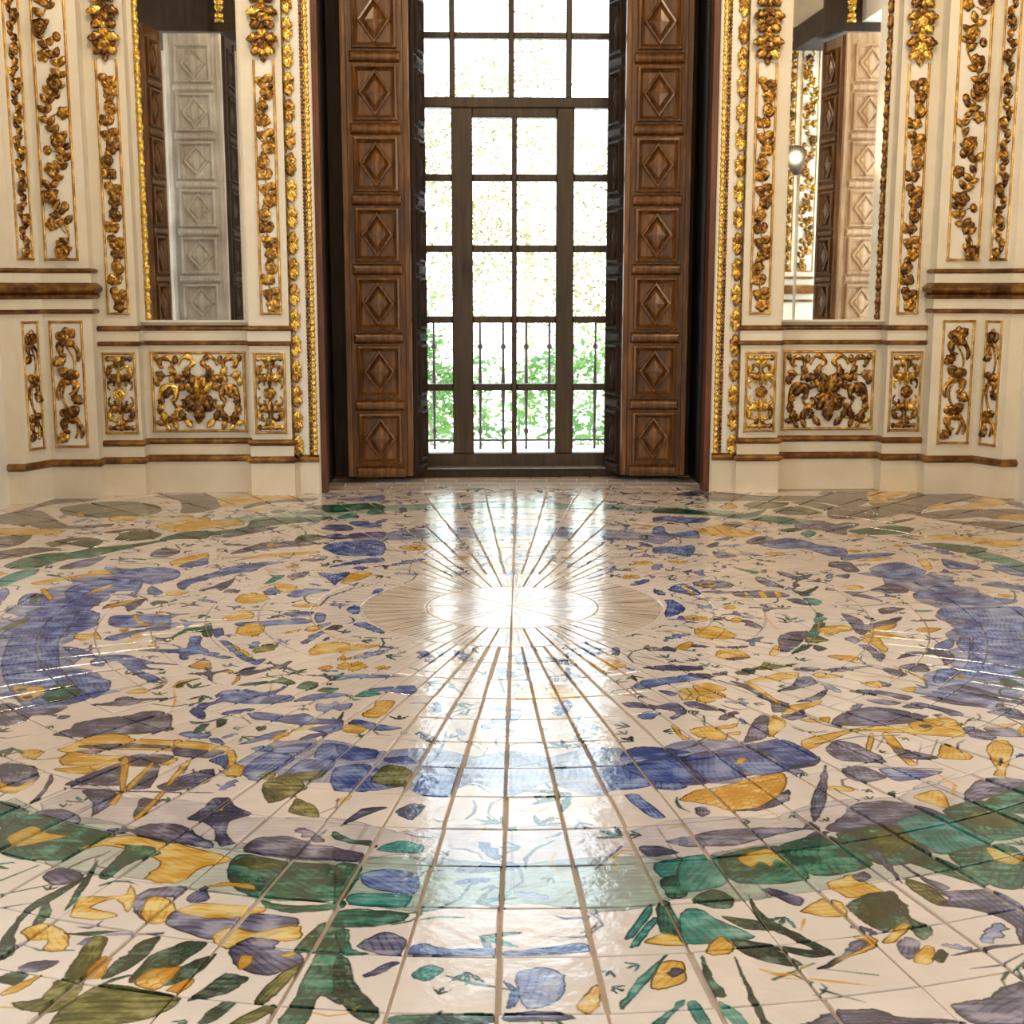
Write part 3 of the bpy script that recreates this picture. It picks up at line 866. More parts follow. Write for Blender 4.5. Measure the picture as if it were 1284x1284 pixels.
Y 800,755 840,755 860,793 820,795
B 0,740 60,755 80,780 40,780 0,765
B 70,810 130,815 210,870 180,900 90,930 70,900 90,850
Y 510,950 560,930 600,955 550,970
Y 470,860 540,852 540,875 480,878
Y 270,1010 400,990 480,1010 420,1070 300,1060
Y 1100,1010 1200,985 1284,1000 1220,1040 1110,1030
V 840,1060 900,1030 1000,1025 960,1070
- K 4 250,980 570,885
- K 4 680,870 800,880 880,905 1040,1005
- V 6 190,825 280,840 345,890
- Y 8 740,920 840,1030
@R2
K 0,60 300,55 240,110 260,155 120,190 0,150
K 0,200 180,180 400,190 560,200 400,250 180,270 0,260
K 260,160 500,120 560,75 760,80 980,110 1000,160 850,150 640,200 600,230 560,240 380,210
K 580,235 820,205 1000,205 1180,200 1284,210 1284,260 1100,270 1000,255 760,270 600,250
K 700,270 900,285 1080,280 1284,300 1284,360 1180,355 1020,320 860,300
K 930,70 1060,100 1180,110 1284,170 1284,200 1180,170 1080,110
Y 240,95 340,75 640,85 480,110 380,145 490,145 340,165 260,150
Y 630,200 720,165 860,180 960,150 1020,120 1190,155 1060,190 960,205 800,200
Y 1100,260 1180,235 1284,230 1284,280 1180,275
G 120,345 240,325 420,310 560,330 520,360 380,370 220,370
G 600,430 740,425 900,440 1040,460 1000,490 860,490 740,465
T 900,500 1000,480 1160,510 1284,560 1284,610 1160,570 1000,530
Y 640,380 760,370 960,390 1100,400 1284,410 1284,440 1140,455 1040,440 880,410 700,400
B 520,440 620,435 720,465 600,470
B 690,480 760,465 830,500 760,500
D 370,290 560,260 540,275 420,300
- D 6 500,370 640,330 840,345
- D 5 700,345 850,350 1000,370
V 0,320 100,290 200,300 140,330 20,340
B 70,520 160,500 300,490 440,495 340,525 200,530 100,540
Y 180,545 300,525 420,520 330,545
B 260,600 330,565 460,550 640,610 560,650 420,630 300,615
B 270,625 420,620 640,650 480,670 340,650
B 560,680 700,660 820,670 800,700 640,710
B 640,720 780,710 900,735 780,760
B 550,780 600,730 700,740 900,760 1060,780 1240,800 1180,830 900,835 680,800
B 710,880 760,850 1000,850 1284,850 1284,988 1284,1052 960,1052 900,1020 800,970 900,940 760,910
V 0,550 130,550 200,610 120,620 60,590 0,580
V 40,640 130,625 120,660
V 90,740 230,745 400,690 520,730 500,755 380,755 260,740 160,770
Y 80,710 180,705 230,725 150,735
V 140,770 240,765 360,810 300,800
V 330,860 420,845 500,860 350,895
T 560,865 690,870 600,882
Y 580,540 640,535 680,590 640,600
B 740,530 860,550 1000,590 900,600 780,590
B 1060,570 1150,570 1284,610 1284,650 1160,625
B 1000,700 1120,680 1284,720 1284,740 1120,720
V 80,890 140,900 210,930 240,960 380,930 480,910 440,950 280,990 230,1030 180,1020 140,960
Y 260,1000 340,970 450,955 380,1000 290,1015
Y 200,1050 300,1020 420,1045
Y 0,990 80,965 150,990 60,1010
Y 580,990 740,985 680,1010 600,1010
'''
PIGMENT = {  # glaze colours: thin wash, thick wash (sRGB)
    'B': ((0.50, 0.60, 0.80), (0.15, 0.24, 0.50)), 'V': ((0.48, 0.49, 0.62), (0.16, 0.17, 0.29)),
    'P': ((0.62, 0.67, 0.80), (0.40, 0.46, 0.68)), 'Y': ((0.92, 0.80, 0.48), (0.76, 0.55, 0.14)),
    'F': ((0.93, 0.78, 0.42), (0.74, 0.50, 0.10)), 'G': ((0.08, 0.43, 0.33), (0.0, 0.17, 0.14)), 'T': ((0.24, 0.60, 0.55), (0.03, 0.38, 0.36)),
    'O': ((0.44, 0.44, 0.16), (0.16, 0.20, 0.06)), 'D': ((0.13, 0.33, 0.24), (0.02, 0.13, 0.10)),
    'K': ((0.42, 0.37, 0.36), (0.24, 0.20, 0.21)), 'Q': ((0.36, 0.37, 0.26), (0.12, 0.15, 0.11))}
TEX_N, TEX_H = 4096, 3.45            # the glaze covers +-3.45 m at 1.7 mm
PPM = TEX_N / (2 * TEX_H)
rng = np.random.default_rng(11)
def smooth_noise(cell, cy=None):
    cy = cy or cell
    out = []
    for c in (cy, cell):
        t = np.arange(TEX_N, dtype=np.float32) / c
        i = t.astype(np.int32); f = t - i
        out.append((i, f * f * (3 - 2 * f)))
    (iy, fy), (ix, fx) = out
    g = rng.random((iy[-1] + 2, ix[-1] + 2), dtype=np.float32)
    rows = g[:, ix] * (1 - fx) + g[:, ix + 1] * fx
    return rows[iy] * (1 - fy)[:, None] + rows[iy + 1] * fy[:, None]
n_big, n_mid, n_fine = smooth_noise(90), smooth_noise(22), smooth_noise(5)
n_st = smooth_noise(34, 5)
COV = np.zeros((TEX_N // 8 + 1, TEX_N // 8 + 1), np.float32)   # what is already painted
GL = np.empty((TEX_N, TEX_N, 3), np.float32)
ground = np.array((0.87, 0.825, 0.785), np.float32)
GL[:] = ground
GL *= (0.955 + 0.06 * n_big + 0.03 * n_mid)[..., None]

def blur1(m, k):
    for ax in (0, 1):
        c = np.cumsum(np.pad(m, [(k + 1, k) if a == ax else (0, 0) for a in (0, 1)], mode='edge'), axis=ax)
        m = (c[2 * k + 1:] - c[:-2 * k - 1] if ax == 0 else c[:, 2 * k + 1:] - c[:, :-2 * k - 1]) / (2 * k + 1)
    return m
def smooth_closed(P, n=5):
    P = np.asarray(P, float); k = len(P)
    out = []
    for i in range(k):
        a, b, c, d = P[i - 1], P[i], P[(i + 1) % k], P[(i + 2) % k]
        for t in np.arange(n) / n:
            out.append(b + 0.5 * t * (c - a + t * (2 * a - 5 * b + 4 * c - d + t * (3 * (b - c) + d - a))) * 0.75
                       + 0.25 * (t * (c - b)))
    return np.array(out)
def dab(poly, pig, op=0.93, ink=0.85, hatch=True):
    """one painted shape; poly in metres on the floor"""
    Q = (np.asarray(poly) + TEX_H) * PPM
    Q = Q + rng.normal(0, 0.8, Q.shape)
    x0, y0 = np.floor(Q.min(0)).astype(int) - 4
    x1, y1 = np.ceil(Q.max(0)).astype(int) + 5
    x0, y0, x1, y1 = max(x0, 0), max(y0, 0), min(x1, TEX_N), min(y1, TEX_N)
    if x1 - x0 < 4 or y1 - y0 < 4:
        return
    m = np.zeros((y1 - y0, x1 - x0), np.float32)
    A, Bq = Q, np.roll(Q, -1, 0)
    for r in range(y1 - y0):
        yy = y0 + r + 0.5
        hit = (A[:, 1] > yy) != (Bq[:, 1] > yy)
        if not hit.any():
            continue
        xs = np.sort(A[hit, 0] + (yy - A[hit, 1]) * (Bq[hit, 0] - A[hit, 0]) / (Bq[hit, 1] - A[hit, 1]))
        for a, b in zip(xs[::2], xs[1::2]):
            m[r, max(0, int(round(a)) - x0):max(0, int(round(b)) - x0)] = 1
    if op > .7:
        ys, xs_ = np.nonzero(m[::8, ::8]); COV[(y0 // 8) + ys, (x0 // 8) + xs_] = 1
    soft = blur1(m, 1)
    deep = blur1(m, 9)
    sl = (slice(y0, y1), slice(x0, x1))
    thin, thick = (np.array(c, np.float32) for c in PIGMENT[pig])
    w = 0.75 * n_mid[sl] + 0.5 * n_st[sl] + 0.55 * n_big[sl] - 0.42 + 0.45 * (1 - deep)
    # brush strokes follow the long axis of the shape
    Qc = Q - Q.mean(0)
    ev, vec = np.linalg.eigh(Qc.T @ Qc)
    t0 = vec[:, 1]
    yy, xx = np.mgrid[y0:y1, x0:x1].astype(np.float32)
    across = -t0[1] * (xx - Q[:, 0].mean()) + t0[0] * (yy - Q[:, 1].mean())
    along = t0[0] * (xx - Q[:, 0].mean()) + t0[1] * (yy - Q[:, 1].mean())
    per = max(6.0, min(10.0, math.sqrt(max(ev[0], 1) / len(Q)) * 0.6))
    hat = np.sin(2 * PI * (across + 7 * (n_mid[sl] - .5) + 14 * (n_big[sl] - .5) + per * .6 * np.sin(along / (per * 3.2))) / per)
    hat = np.clip(hat - 0.3, 0, 1) * 1.4 * np.clip(n_mid[sl] * 1.5 * n_st[sl] * 1.6, 0, 1)
    if pig == 'F':                                   # overlapping scales, for fish and pineapples
        v_ = across / 13.0; row = np.floor(v_); u_ = along / 15.0 + .5 * (row % 2)
        dd = np.hypot((u_ - np.floor(u_) - .5) * 1.1, v_ - row)
        hat = np.clip(1 - np.abs(dd - .55) / .13, 0, 1) * 1.5
    w = np.clip(w * 1.15 - .1 + (0.75 * hat if hatch else 0), 0, 1)[..., None]
    col = thin * (1 - w) + thick * w
    a = (soft * op * np.clip(0.42 + 0.3 * n_fine[sl] + 0.45 * n_mid[sl] + 0.3 * n_st[sl] + .3 * hat, 0, 1))[..., None]
    reg = GL[sl] * (1 - a) + col * a
    if ink:
        e = m * np.clip((0.985 - blur1(m, 2 if m.size > 2500 else 1)) * 8, 0, 1) * np.clip(0.15 + 1.3 * n_mid[sl], 0, 1)
        e = np.clip(e, 0, 1)[..., None] * ink
        dark = thick * 0.35
        reg = reg * (1 - e) + dark * e
    GL[sl] = reg
def line(pts, pig, wid):
    """a brush line of width wid (metres)"""
    P = np.asarray(pts, float)
    seg = np.hypot(*np.diff(P, axis=0).T)
    L, Rr = [], []
    for i, p in enumerate(P):
        d = P[min(i + 1, len(P) - 1)] - P[max(i - 1, 0)]
        d = d / (np.hypot(*d) + 1e-9)
        n = np.array((-d[1], d[0])) * wid / 2 * (0.5 if i in (0, len(P) - 1) else 1)
        L.append(p + n); Rr.append(p - n)
    dab(np.array(L + Rr[::-1]), pig, 0.9, 0)
def polar(r, a):
    return np.stack([r * np.sin(a), -r * np.cos(a)], -1)      # a = 0 points at the camera

# base bands of the design, all round
ang = np.linspace(-PI, PI, 700, endpoint=False)
def band(r0, r1, pig, wob, op, ph, lo=0, hi=180):
    """part of a ring, lo..hi degrees off the camera axis on both sides, with a scalloped edge"""
    for sg in (-1, 1):
        a0 = lo
        while a0 < hi:
            a1 = min(hi, a0 + 9)
            d = np.radians(np.linspace(a0, a1, 22))
            sc = np.abs(np.sin(d * 22 + ph)) * wob + np.sin(d * 61 + ph) * wob * .3
            o = polar(r1 + sc, sg * d); q = polar(r0 - np.abs(np.sin(d * 19 + ph)) * wob, sg * d)
            dab(np.vstack([o, q[::-1]]), pig, op, 0.25)
            a0 = a1
band(0.355, 0.585, 'Y', 0.004, 0.12, 1.0)
band(1.70, 1.90, 'B', 0.06, 0.55, 2.0, 0, 23)
band(1.70, 1.92, 'B', 0.06, 0.60, 2.0, 48, 112)
band(1.52, 1.70, 'B', 0.05, 0.55, 2.0, 150, 180)
band(2.36, 2.55, 'G', 0.03, 0.34, 3.0, 0, 12)
band(2.36, 2.55, 'G', 0.03, 0.22, 3.0, 12, 32)
band(2.36, 2.52, 'T', 0.03, 0.35, 3.0, 140, 180)
band(2.20, 2.33, 'V', 0.05, 0.2, 4.0, 0, 30)
# rays of the sun in the middle
for k in range(144):
    a = 2 * PI * k / 144
    line(polar(np.array([0.36, 0.47, 0.585]), np.array([a, a + 0.004, a])), 'K', 0.0035)
for k in range(24):
    a = 2 * PI * k / 24 + 0.1
    line(polar(np.array([0.08, 0.2, 0.32]), np.array([a, a + 0.05, a])), 'P', 0.006)
# scattered sprigs, birds, clouds where the window's reflection veils the drawing
prng = random.Random(5)
def motif(kind, r, a, s, rot):
    c, q = math.cos(rot), math.sin(rot)
    ctr = polar(np.array([r]), np.array([a]))[0]
    def put(pts, pig):
        P = smooth_closed(np.array(pts) * s)
        dab(np.stack([ctr[0] + P[:, 0] * c - P[:, 1] * q, ctr[1] + P[:, 0] * q + P[:, 1] * c], -1), pig, 0.88)
    if kind == 'bird':
        put([(-1.1, .02), (-.8, .16), (-.45, .14), (-.1, .3), (.25, 1.0), (.42, .9), (.4, .3), (.75, .16), (1.2, .3), (1.1, .1), (1.25, -.1), (.7, .0), (.35, -.1), (.6, -.75), (.4, -.8), (0, -.2), (-.5, -.05), (-.85, -.05)], prng.choice('BVVP'))
    elif kind == 'leaf':
        for k in range(3):
            t = -0.7 + 0.7 * k
            put([(0, 0), (math.sin(t) * .5 - .12, math.cos(t) * .5), (math.sin(t), math.cos(t)), (math.sin(t) * .5 + .12, math.cos(t) * .5)], prng.choice('GTOD'))
    elif kind == 'flower':
        for k in range(5):
            t = 2 * PI * k / 5
            put([(0, 0), (math.sin(t - .5) * .85, math.cos(t - .5) * .85), (math.sin(t), math.cos(t)), (math.sin(t + .5) * .85, math.cos(t + .5) * .85)], 'Y')
    elif kind == 'cloud':
        put([(-1, 0), (-.7, .4), (-.3, .25), (0, .55), (.4, .3), (.8, .4), (1, 0), (.4, -.2), (-.4, -.2)], prng.choice('BVP'))
    elif kind == 'star':
        put([(math.sin(k * PI / 5) * (1 if k % 2 else .5), math.cos(k * PI / 5) * (1 if k % 2 else .5)) for k in range(10)], 'Y')
for rr, kinds, n, s0, s1 in ((0.70, ['cloud', 'cloud'], 12, .05, .08), (0.95, ['bird', 'cloud', 'flower', 'leaf'], 12, .05, .1),
                            (1.22, ['bird', 'leaf', 'flower', 'cloud'], 12, .06, .11), (1.48, ['bird', 'cloud', 'leaf', 'cloud'], 14, .06, .12),
                            (2.02, ['bird', 'cloud', 'leaf', 'cloud'], 14, .08, .14), (2.72, ['leaf', 'cloud', 'bird', 'leaf'], 22, .08, .16),
                            (3.15, ['cloud', 'leaf'], 20, .1, .2)):
    for k in range(n):
        a = 2 * PI * (k + prng.uniform(-.3, .3)) / n
        x, y = polar(np.array([rr]), np.array([a]))[0]
        if y < -2.9 or abs(x) < 0.62 or y < -0.2 and abs(x) > 1.9 or y < -1 and rr > 2.6 and abs(x) < .5:
            motif(prng.choice(kinds), rr + prng.uniform(-.08, .08), a, prng.uniform(s0, s1), prng.uniform(0, 6.28))
cur = None
for ln in STROKES.strip().splitlines():
    if ln[0] == '@':
        cur = CROPS[ln[1:]]
        continue
    w = ln.split()
    brush = w[0] == '-'
    pig, pts = (w[1], w[3:]) if brush else (w[0], w[1:])
    P = []
    for t in pts:
        u, v = map(float, t.split(','))
        P.append(px_floor(cur[0] + u / cur[2], cur[1] + v / cur[2]))
    if brush:
        X, Y = P[0]
        dpt = math.hypot(X, Y - CAM_Y)
        line(P, pig, float(w[2]) / cur[2] * dpt / F_PX * 1.6)
    else:
        dab(smooth_closed(P), pig)
# fine drawing in the gaps: sprigs, insects, small birds, twigs
def free(x, y, s):
    i, j = int((y + TEX_H) * PPM / 8), int((x + TEX_H) * PPM / 8)
    k = max(1, int(s * PPM / 8))
    blk = COV[max(0, i - k):i + k + 1, max(0, j - k):j + k + 1]
    return blk.size and blk.mean() < .12
for t in range(5200):
    r = math.sqrt(prng.uniform(.62 ** 2, 3.3 ** 2)); a = prng.uniform(-PI, PI)
    x, y = r * math.sin(a), -r * math.cos(a)
    if abs(x) > 3.1 or y > 3.1 or y < -3.1: continue
    s = prng.choice((.022, .03, .04, .055))
    if not free(x, y, s): continue
    q = prng.random()
    rot = prng.uniform(0, 6.28)
    if y < -1.0 and q < .26: q = .27 + q
    if q < .20: motif('bird', r, a, s * 1.3, rot)
    elif q < .26: motif('flower', r, a, s * .9, rot)
    elif q < .50: motif('leaf', r, a, s * 1.2, rot)
    elif q < .60: motif('cloud', r, a, s * 1.3, rot)
    else:
        L = s * prng.uniform(1.5, 4); bend = prng.uniform(-.5, .5)
        P = [(x + L * (k - 1.5) * .5 * math.cos(rot + bend * k), y + L * (k - 1.5) * .5 * math.sin(rot + bend * k)) for k in range(4)]
        line(P, prng.choice('KVDGY'), prng.uniform(.004, .008))
GL = np.clip(GL, 0, 1)
glaze = bpy.data.images.new('painted_glaze', TEX_N, TEX_N, alpha=False)
buf = np.ones((TEX_N, TEX_N, 4), np.float32)
buf[..., :3] = GL
glaze.pixels.foreach_set(buf.ravel())
glaze.update()
glaze.pack()
del buf, GL, n_big, n_mid, n_fine, n_st

def mat_tile():
    m, nt, b = new_mat('glazed_tile')
    p = wpos(nt)
    mp = N(nt, 'ShaderNodeMapping')
    mp.inputs['Scale'].default_value = (1 / (2 * TEX_H), 1 / (2 * TEX_H), 1)
    mp.inputs['Location'].default_value = (0.5, 0.5, 0)
    nt.links.new(p, mp.inputs[0])
    im = N(nt, 'ShaderNodeTexImage')
    im.image = glaze
    im.extension = 'EXTEND'
    nt.links.new(mp.outputs[0], im.inputs[0])
    nt.links.new(im.outputs[0], b.inputs['Base Color'])
    n1 = noise(nt, 16, 3, 0.5, p)
    n2 = noise(nt, 55, 3, 0.6, p)
    ad = N(nt, 'ShaderNodeMath', operation='MULTIPLY_ADD')
    ad.inputs[1].default_value = 0.22
    nt.links.new(n2.outputs[0], ad.inputs[0])
    nt.links.new(n1.outputs[0], ad.inputs[2])
    bump(nt, b, ad.outputs[0], 0.16, 0.012)
    n3 = noise(nt, 4, 3, 0.6, p)
    mr = N(nt, 'ShaderNodeMapRange')
    mr.inputs['From Min'].default_value = 0.3
    mr.inputs['From Max'].default_value = 0.7
    mr.inputs['To Min'].default_value = 0.10
    mr.inputs['To Max'].default_value = 0.20
    nt.links.new(n3.outputs[0], mr.inputs[0])
    nt.links.new(mr.outputs[0], b.inputs['Roughness'])
    b.inputs['IOR'].default_value = 1.75
    return m
M_TILE = mat_tile()
M_GROUT = mat_paint('grout', (0.50, 0.42, 0.34), (0.66, 0.58, 0.50), 0.7, 25)
M_BACKFLOOR = mat_paint('plain_tile', (0.62, 0.50, 0.38), (0.70, 0.60, 0.48), 0.3, 2)

# ------------------------------------------------------------------ floor
mb = MB()
mb.box(-4.3, 4.3, -9.4, 3.85, -0.12, -0.007)
floor = mb.build('floor', M_GROUT)
tag(floor, 'round painted tile floor of blue, green and yellow birds, ships and plants', 'floor', kind='structure')
SECT, R_IN, R_SUN, STEP = 96, 0.342, 0.597, 0.1972
PHI0 = -0.0085
def wedge(r0, r1, da, gap_r, gap_a, seg=1, h=0.0, dz=(0, 0, 0, 0)):
    """one tile, its radial axis along -y (towards the camera), bevelled top"""
    def ringpts(e, z):
        out = []
        for i in range(seg + 1):
            a = -da / 2 + da * i / seg
            r = r1 - gap_r / 2 - e
            t = a + (gap_a / 2 + e) / r * (1 if i == 0 else -1 if i == seg else 0)
            out.append((r * math.sin(t), -r * math.cos(t), z))
        for i in range(seg, -1, -1):
            a = -da / 2 + da * i / seg
            r = max(r0 + gap_r / 2 + e, 1e-3)
            t = a + (min((gap_a / 2 + e) / r, da * .48)) * (1 if i == 0 else -1 if i == seg else 0)
            out.append((r * math.sin(t), -r * math.cos(t), z))
        return out
    b, s, t = ringpts(0, -0.012), ringpts(0, -0.0012), ringpts(0.0024, 0.0)
    n = len(b)
    vs = b + s + t
    fs = [(i, (i + 1) % n, n + (i + 1) % n, n + i) for i in range(n)]
    fs += [(n + i, n + (i + 1) % n, 2 * n + (i + 1) % n, 2 * n + i) for i in range(n)]
    fs.append(tuple(range(2 * n, 3 * n)))
    return vs, fs
def clip_y(poly, lim):
    out = []
    for i in range(len(poly)):
        a, b = poly[i - 1], poly[i]
        ia, ib = a[1] <= lim, b[1] <= lim
        if ia != ib:
            t = (lim - a[1]) / (b[1] - a[1])
            out.append((a[0] + t * (b[0] - a[0]), lim, a[2] + t * (b[2] - a[2])))
        if ib:
            out.append(b)
    return out
trng = random.Random(3)
tiles = []            # (px area, kind, data)
def screen(x, y):
    Z = (y - CAM_Y)
    zc = Z * _c + EYE * _s
    return 642 + F_PX * x / zc, 642 + F_PX * (EYE * _c - Z * _s) / zc, zc
def screen_area(r, a, size):
    x, y = r * math.sin(a), -r * math.cos(a)
    if y < CAM_Y + 0.8:
        return 0
    px, py, zc = screen(x, y)
    if not (-10 < px < 1294 and py < 1294):
        return 0
    return size * (F_PX / zc) ** 2 * EYE / zc
ring_mesh = {}
def ring_tile(k, var):
    if (k, var) not in ring_mesh:
        v = MB()
        g = 0.0065 + 0.003 * var
        if k == -2:
            v.add(*wedge(0.0, R_IN, 2 * PI / 8, 0.004, 0.004, 6))
        elif k == -1:
            v.add(*wedge(R_IN, R_SUN, 2 * PI / 48, 0.004, 0.004, 2))
        else:
            v.add(*wedge(R_SUN + STEP * k, R_SUN + STEP * (k + 1), 2 * PI / SECT, 0.0045, g))
        ring_mesh[(k, var)] = v.mesh('tile', M_TILE)
    return ring_mesh[(k, var)]
for k, cnt in [(-2, 8), (-1, 48)] + [(k, SECT) for k in range(17)]:
    r0 = 0 if k == -2 else R_IN if k == -1 else R_SUN + STEP * k
    r1 = R_IN if k == -2 else R_SUN if k == -1 else r0 + STEP
    for j in range(cnt):
        a = PHI0 + 2 * PI * (j + 0.5) / cnt
        rc = (r0 + r1) / 2
        x, y = rc * math.sin(a), -rc * math.cos(a)
        if abs(x) > 3.02 or y > 3.02 or y < -3.36:
            continue
        ar = screen_area(rc, a, (r1 * r1 - r0 * r0) * PI / cnt)
        tiles.append((ar, k, j, a, max(abs(r1 * math.cos(a)), 0) if y > 0 else 0))
order = sorted(range(len(tiles)), key=lambda i: -tiles[i][0])
single = set(i for i in order[:300])
rest = MB()
for i, (ar, k, j, a, ytop) in enumerate(tiles):
    me = ring_tile(k, trng.choice((0, 0, 1, 2)))
    M = Matrix.Rotation(a + trng.uniform(-.0012, .0012), 4, 'Z')
    if k >= 0:
        rc = R_SUN + STEP * (k + .5)
        T = Matrix.Translation((0, -rc, 0))
        M = M @ T @ Euler((trng.uniform(-.005, .005), trng.uniform(-.006, .006), 0)).to_matrix().to_4x4() @ T.inverted()
        M = Matrix.Translation((0, 0, trng.uniform(-.0012, .0008))) @ M
    if i in single and ytop <= 2.975:
        o = bpy.data.objects.new('tile', me)
        o.matrix_world = M
        link(o, floor)
    else:
        vs = [tuple(M @ v.co) for v in me.vertices]
        if ytop > 2.975:
            n = len(vs) // 3
            top = clip_y(vs[2 * n:], 2.975)
            if len(top) > 2:
                rest.add(top, [tuple(range(len(top)))])
        else:
            rest.add(vs, [tuple(p.vertices) for p in me.polygons])
# straight rows in the window recess
for row in range(5):
    y0 = 2.978 + row * 0.165
    off = 0.09 * (row % 2)
    for c in range(-8, 8):
        x0 = c * 0.198 + off + 0.03
        if abs(x0 + 0.1) > 1.2: continue
        z = trng.uniform(-.001, .0008)
        e = 0.0035
        rest.frustum([(x0 + .003, y0 + .002, -.012), (x0 + .195, y0 + .002, -.012), (x0 + .195, y0 + .162, -.012), (x0 + .003, y0 + .162, -.012)],
                     [(x0 + .003 + e, y0 + .002 + e, z), (x0 + .195 - e, y0 + .002 + e, z), (x0 + .195 - e, y0 + .162 - e, z), (x0 + .003 + e, y0 + .162 - e, z)])
o = rest.build('tile_field', M_TILE, floor, fix=False)
o['kind'] = 'stuff'
mb = MB()
for iy in range(11):
    for ix in range(13):
        x0, y0 = -3.9 + ix * .6, -9.2 + iy * .52
        mb.box(x0 + .004, x0 + .596, y0 + .004, y0 + .516, -0.012, 0.0)
o = mb.build('plain_tiles', M_BACKFLOOR, floor)
o['kind'] = 'stuff'
# ------------------------------------------------------------------ room shell (wall coordinates, then set askew by ROOM)
TOP = 4.9
PLAN = [(1.20, 3.82), (1.20, 2.94), (1.365, 2.94), (1.365, 2.89), (1.605, 2.89), (1.605, 3.0), (2.265, 3.0), (2.265, 2.89),
        (2.50, 2.89), (2.50, 2.78), (2.785, 2.78), (2.885, 2.58), (2.97, 2.58)]
mb = MB()
for s in (-1, 1):
    a, b = sorted((s * 1.2, s * 3.4)); mb.box(a, b, 3.0, 3.82, -.02, TOP)
mb.box(-1.2, 1.2, 3.0, 3.82, 3.66, TOP)
wall_back = place(mb.build('wall_back', M_CREAM))
tag(wall_back, 'cream panelled end wall with gilded carving around the tall window', 'wall', kind='structure')
trim_n = 0
def pier(poly, mat=M_CREAM):
    global trim_n
    for s in (-1, 1):
        q = [(s * x, y) for x, y in poly]
        m = MB(); m.prism(q, -.02, TOP)
        trim_n += 1
        tag(place(m.build('trim_%d' % trim_n, mat)), kind='structure')
pier([(1.2, 3.0), (1.2, 2.94), (1.365, 2.94), (1.365, 3.0)])
pier([(1.365, 3.0), (1.365, 2.89), (1.605, 2.89), (1.605, 3.0)])
pier([(2.265, 3.0), (2.265, 2.89), (2.5, 2.89), (2.5, 3.0)])
pier([(2.5, 3.0), (2.5, 2.78), (2.785, 2.78), (2.885, 2.58), (2.969, 2.58), (2.969, 3.0)])
# side walls: close to the end wall first, then stepping out beside the tall side windows
def side_wall(s, name, xo, lab):
    m = MB()
    m.box(min(s * 2.97, s * (xo + .4)), max(s * 2.97, s * (xo + .4)), 0.6, 3.0, -0.02, TOP)
    for y0, y1, z0, z1 in ((-0.72, 0.6, -.02, TOP), (-2.7, -0.72, 3.62, TOP), (-5.0, -2.7, -.02, TOP), (-6.6, -5.0, 3.62, TOP), (-9.0, -6.6, -.02, TOP)):
        a, b = s * xo, s * (xo + 0.4)
        m.box(min(a, b), max(a, b), y0, y1, z0, z1)
    o = place(m.build(name, M_WHITE))
    return tag(o, lab, 'wall', kind='structure')
side_wall(-1, 'wall_left', 3.75, 'plain white side wall meeting the gilded corner pilaster')
side_wall(1, 'wall_right', 3.3, 'plain cream side wall meeting the gilded corner pilaster')
mb = MB(); mb.box(-4.3, 4.3, -9.2, -9.0, -.02, TOP)
tag(place(mb.build('wall_front', M_WHITE)), 'plain far wall facing the tall window', 'wall', kind='structure')
mb = MB(); mb.box(-4.3, 4.3, -9.2, 3.9, TOP, TOP + .15)
for k in range(13):
    y = -8.6 + k * .95
    mb.box(-3.6, 3.6, y, y + .16, TOP - .16, TOP)
tag(place(mb.build('ceiling', M_CEIL)), 'dark timber ceiling with cross beams', 'ceiling', kind='structure')

# mouldings that follow the plan of the wall
def dado_path(s, x0, x1, o=0.0):
    pts = [p for p in PLAN[2:] if x0 <= p[0] <= x1]
    return pts
def round_prof(z0, z1, out, n=5, base=0.0):
    return [(-.004, z0)] + [(base + out * math.sin(PI * (0.08 + .84 * i / n)), z0 + (z1 - z0) * i / n) for i in range(n + 1)] + [(-.004, z1)]
P_D, P_R, P_C, P_K = (1.365, 1.605), (1.605, 2.265), (2.265, 2.50), (2.50, 2.785)
path_full = [(1.21, 2.94), (1.365, 2.94), (1.365, 2.89), (1.605, 2.89), (1.605, 3.0), (2.265, 3.0), (2.265, 2.89), (2.50, 2.89), (2.50, 2.78), (2.785, 2.78), (2.885, 2.58), (2.97, 2.58)]
path_bay = path_full[2:8] + [(2.50, 2.89)]
path_bay = [(1.365, 2.94), (1.365, 2.89), (1.605, 2.89), (1.605, 3.0), (2.265, 3.0), (2.265, 2.89), (2.499, 2.89)]
path_corner = [(2.50, 2.885), (2.50, 2.78), (2.785, 2.78), (2.885, 2.58), (2.97, 2.58)]
def trim(path, prof, mat):
    global trim_n
    for s in (-1, 1):
        p = [(s * x, y) for x, y in path]
        if s > 0: p = p                      # travelling away from the door: room is to the right for s > 0
        m = MB()
        if s < 0:
            p = p[::-1]
        m.sweep(p, prof)
        trim_n += 1
        o = m.build('trim_%d' % trim_n, mat)
        place(o)
        tag(o, kind='structure')
trim(path_full, [(-.004, 0.0), (.012, 0.0), (.012, .192), (-.004, .192)], M_CREAM)
trim(path_full, round_prof(.192, .236, .032), M_TRIM)
trim(path_bay, [(-.004, .236), (.010, .236), (.010, .300), (-.004, .300)], M_CREAM)
trim(path_bay, round_prof(.300, .338, .026), M_TRIM)
trim(path_bay, round_prof(.902, .930, .024), M_TRIM)
trim(path_bay, [(-.004, .930), (.008, .930), (.008, .990), (-.004, .990)], M_CREAM)
trim(path_bay, round_prof(.990, 1.022, .026), M_TRIM)
trim(path_corner, round_prof(1.095, 1.122, .020), M_TRIM)
trim(path_corner, [(-.004, 1.122), (.010, 1.122), (.010, 1.180), (-.004, 1.180)], M_CREAM)
trim(path_corner, round_prof(1.180, 1.215, .030, 4), M_TRIM)
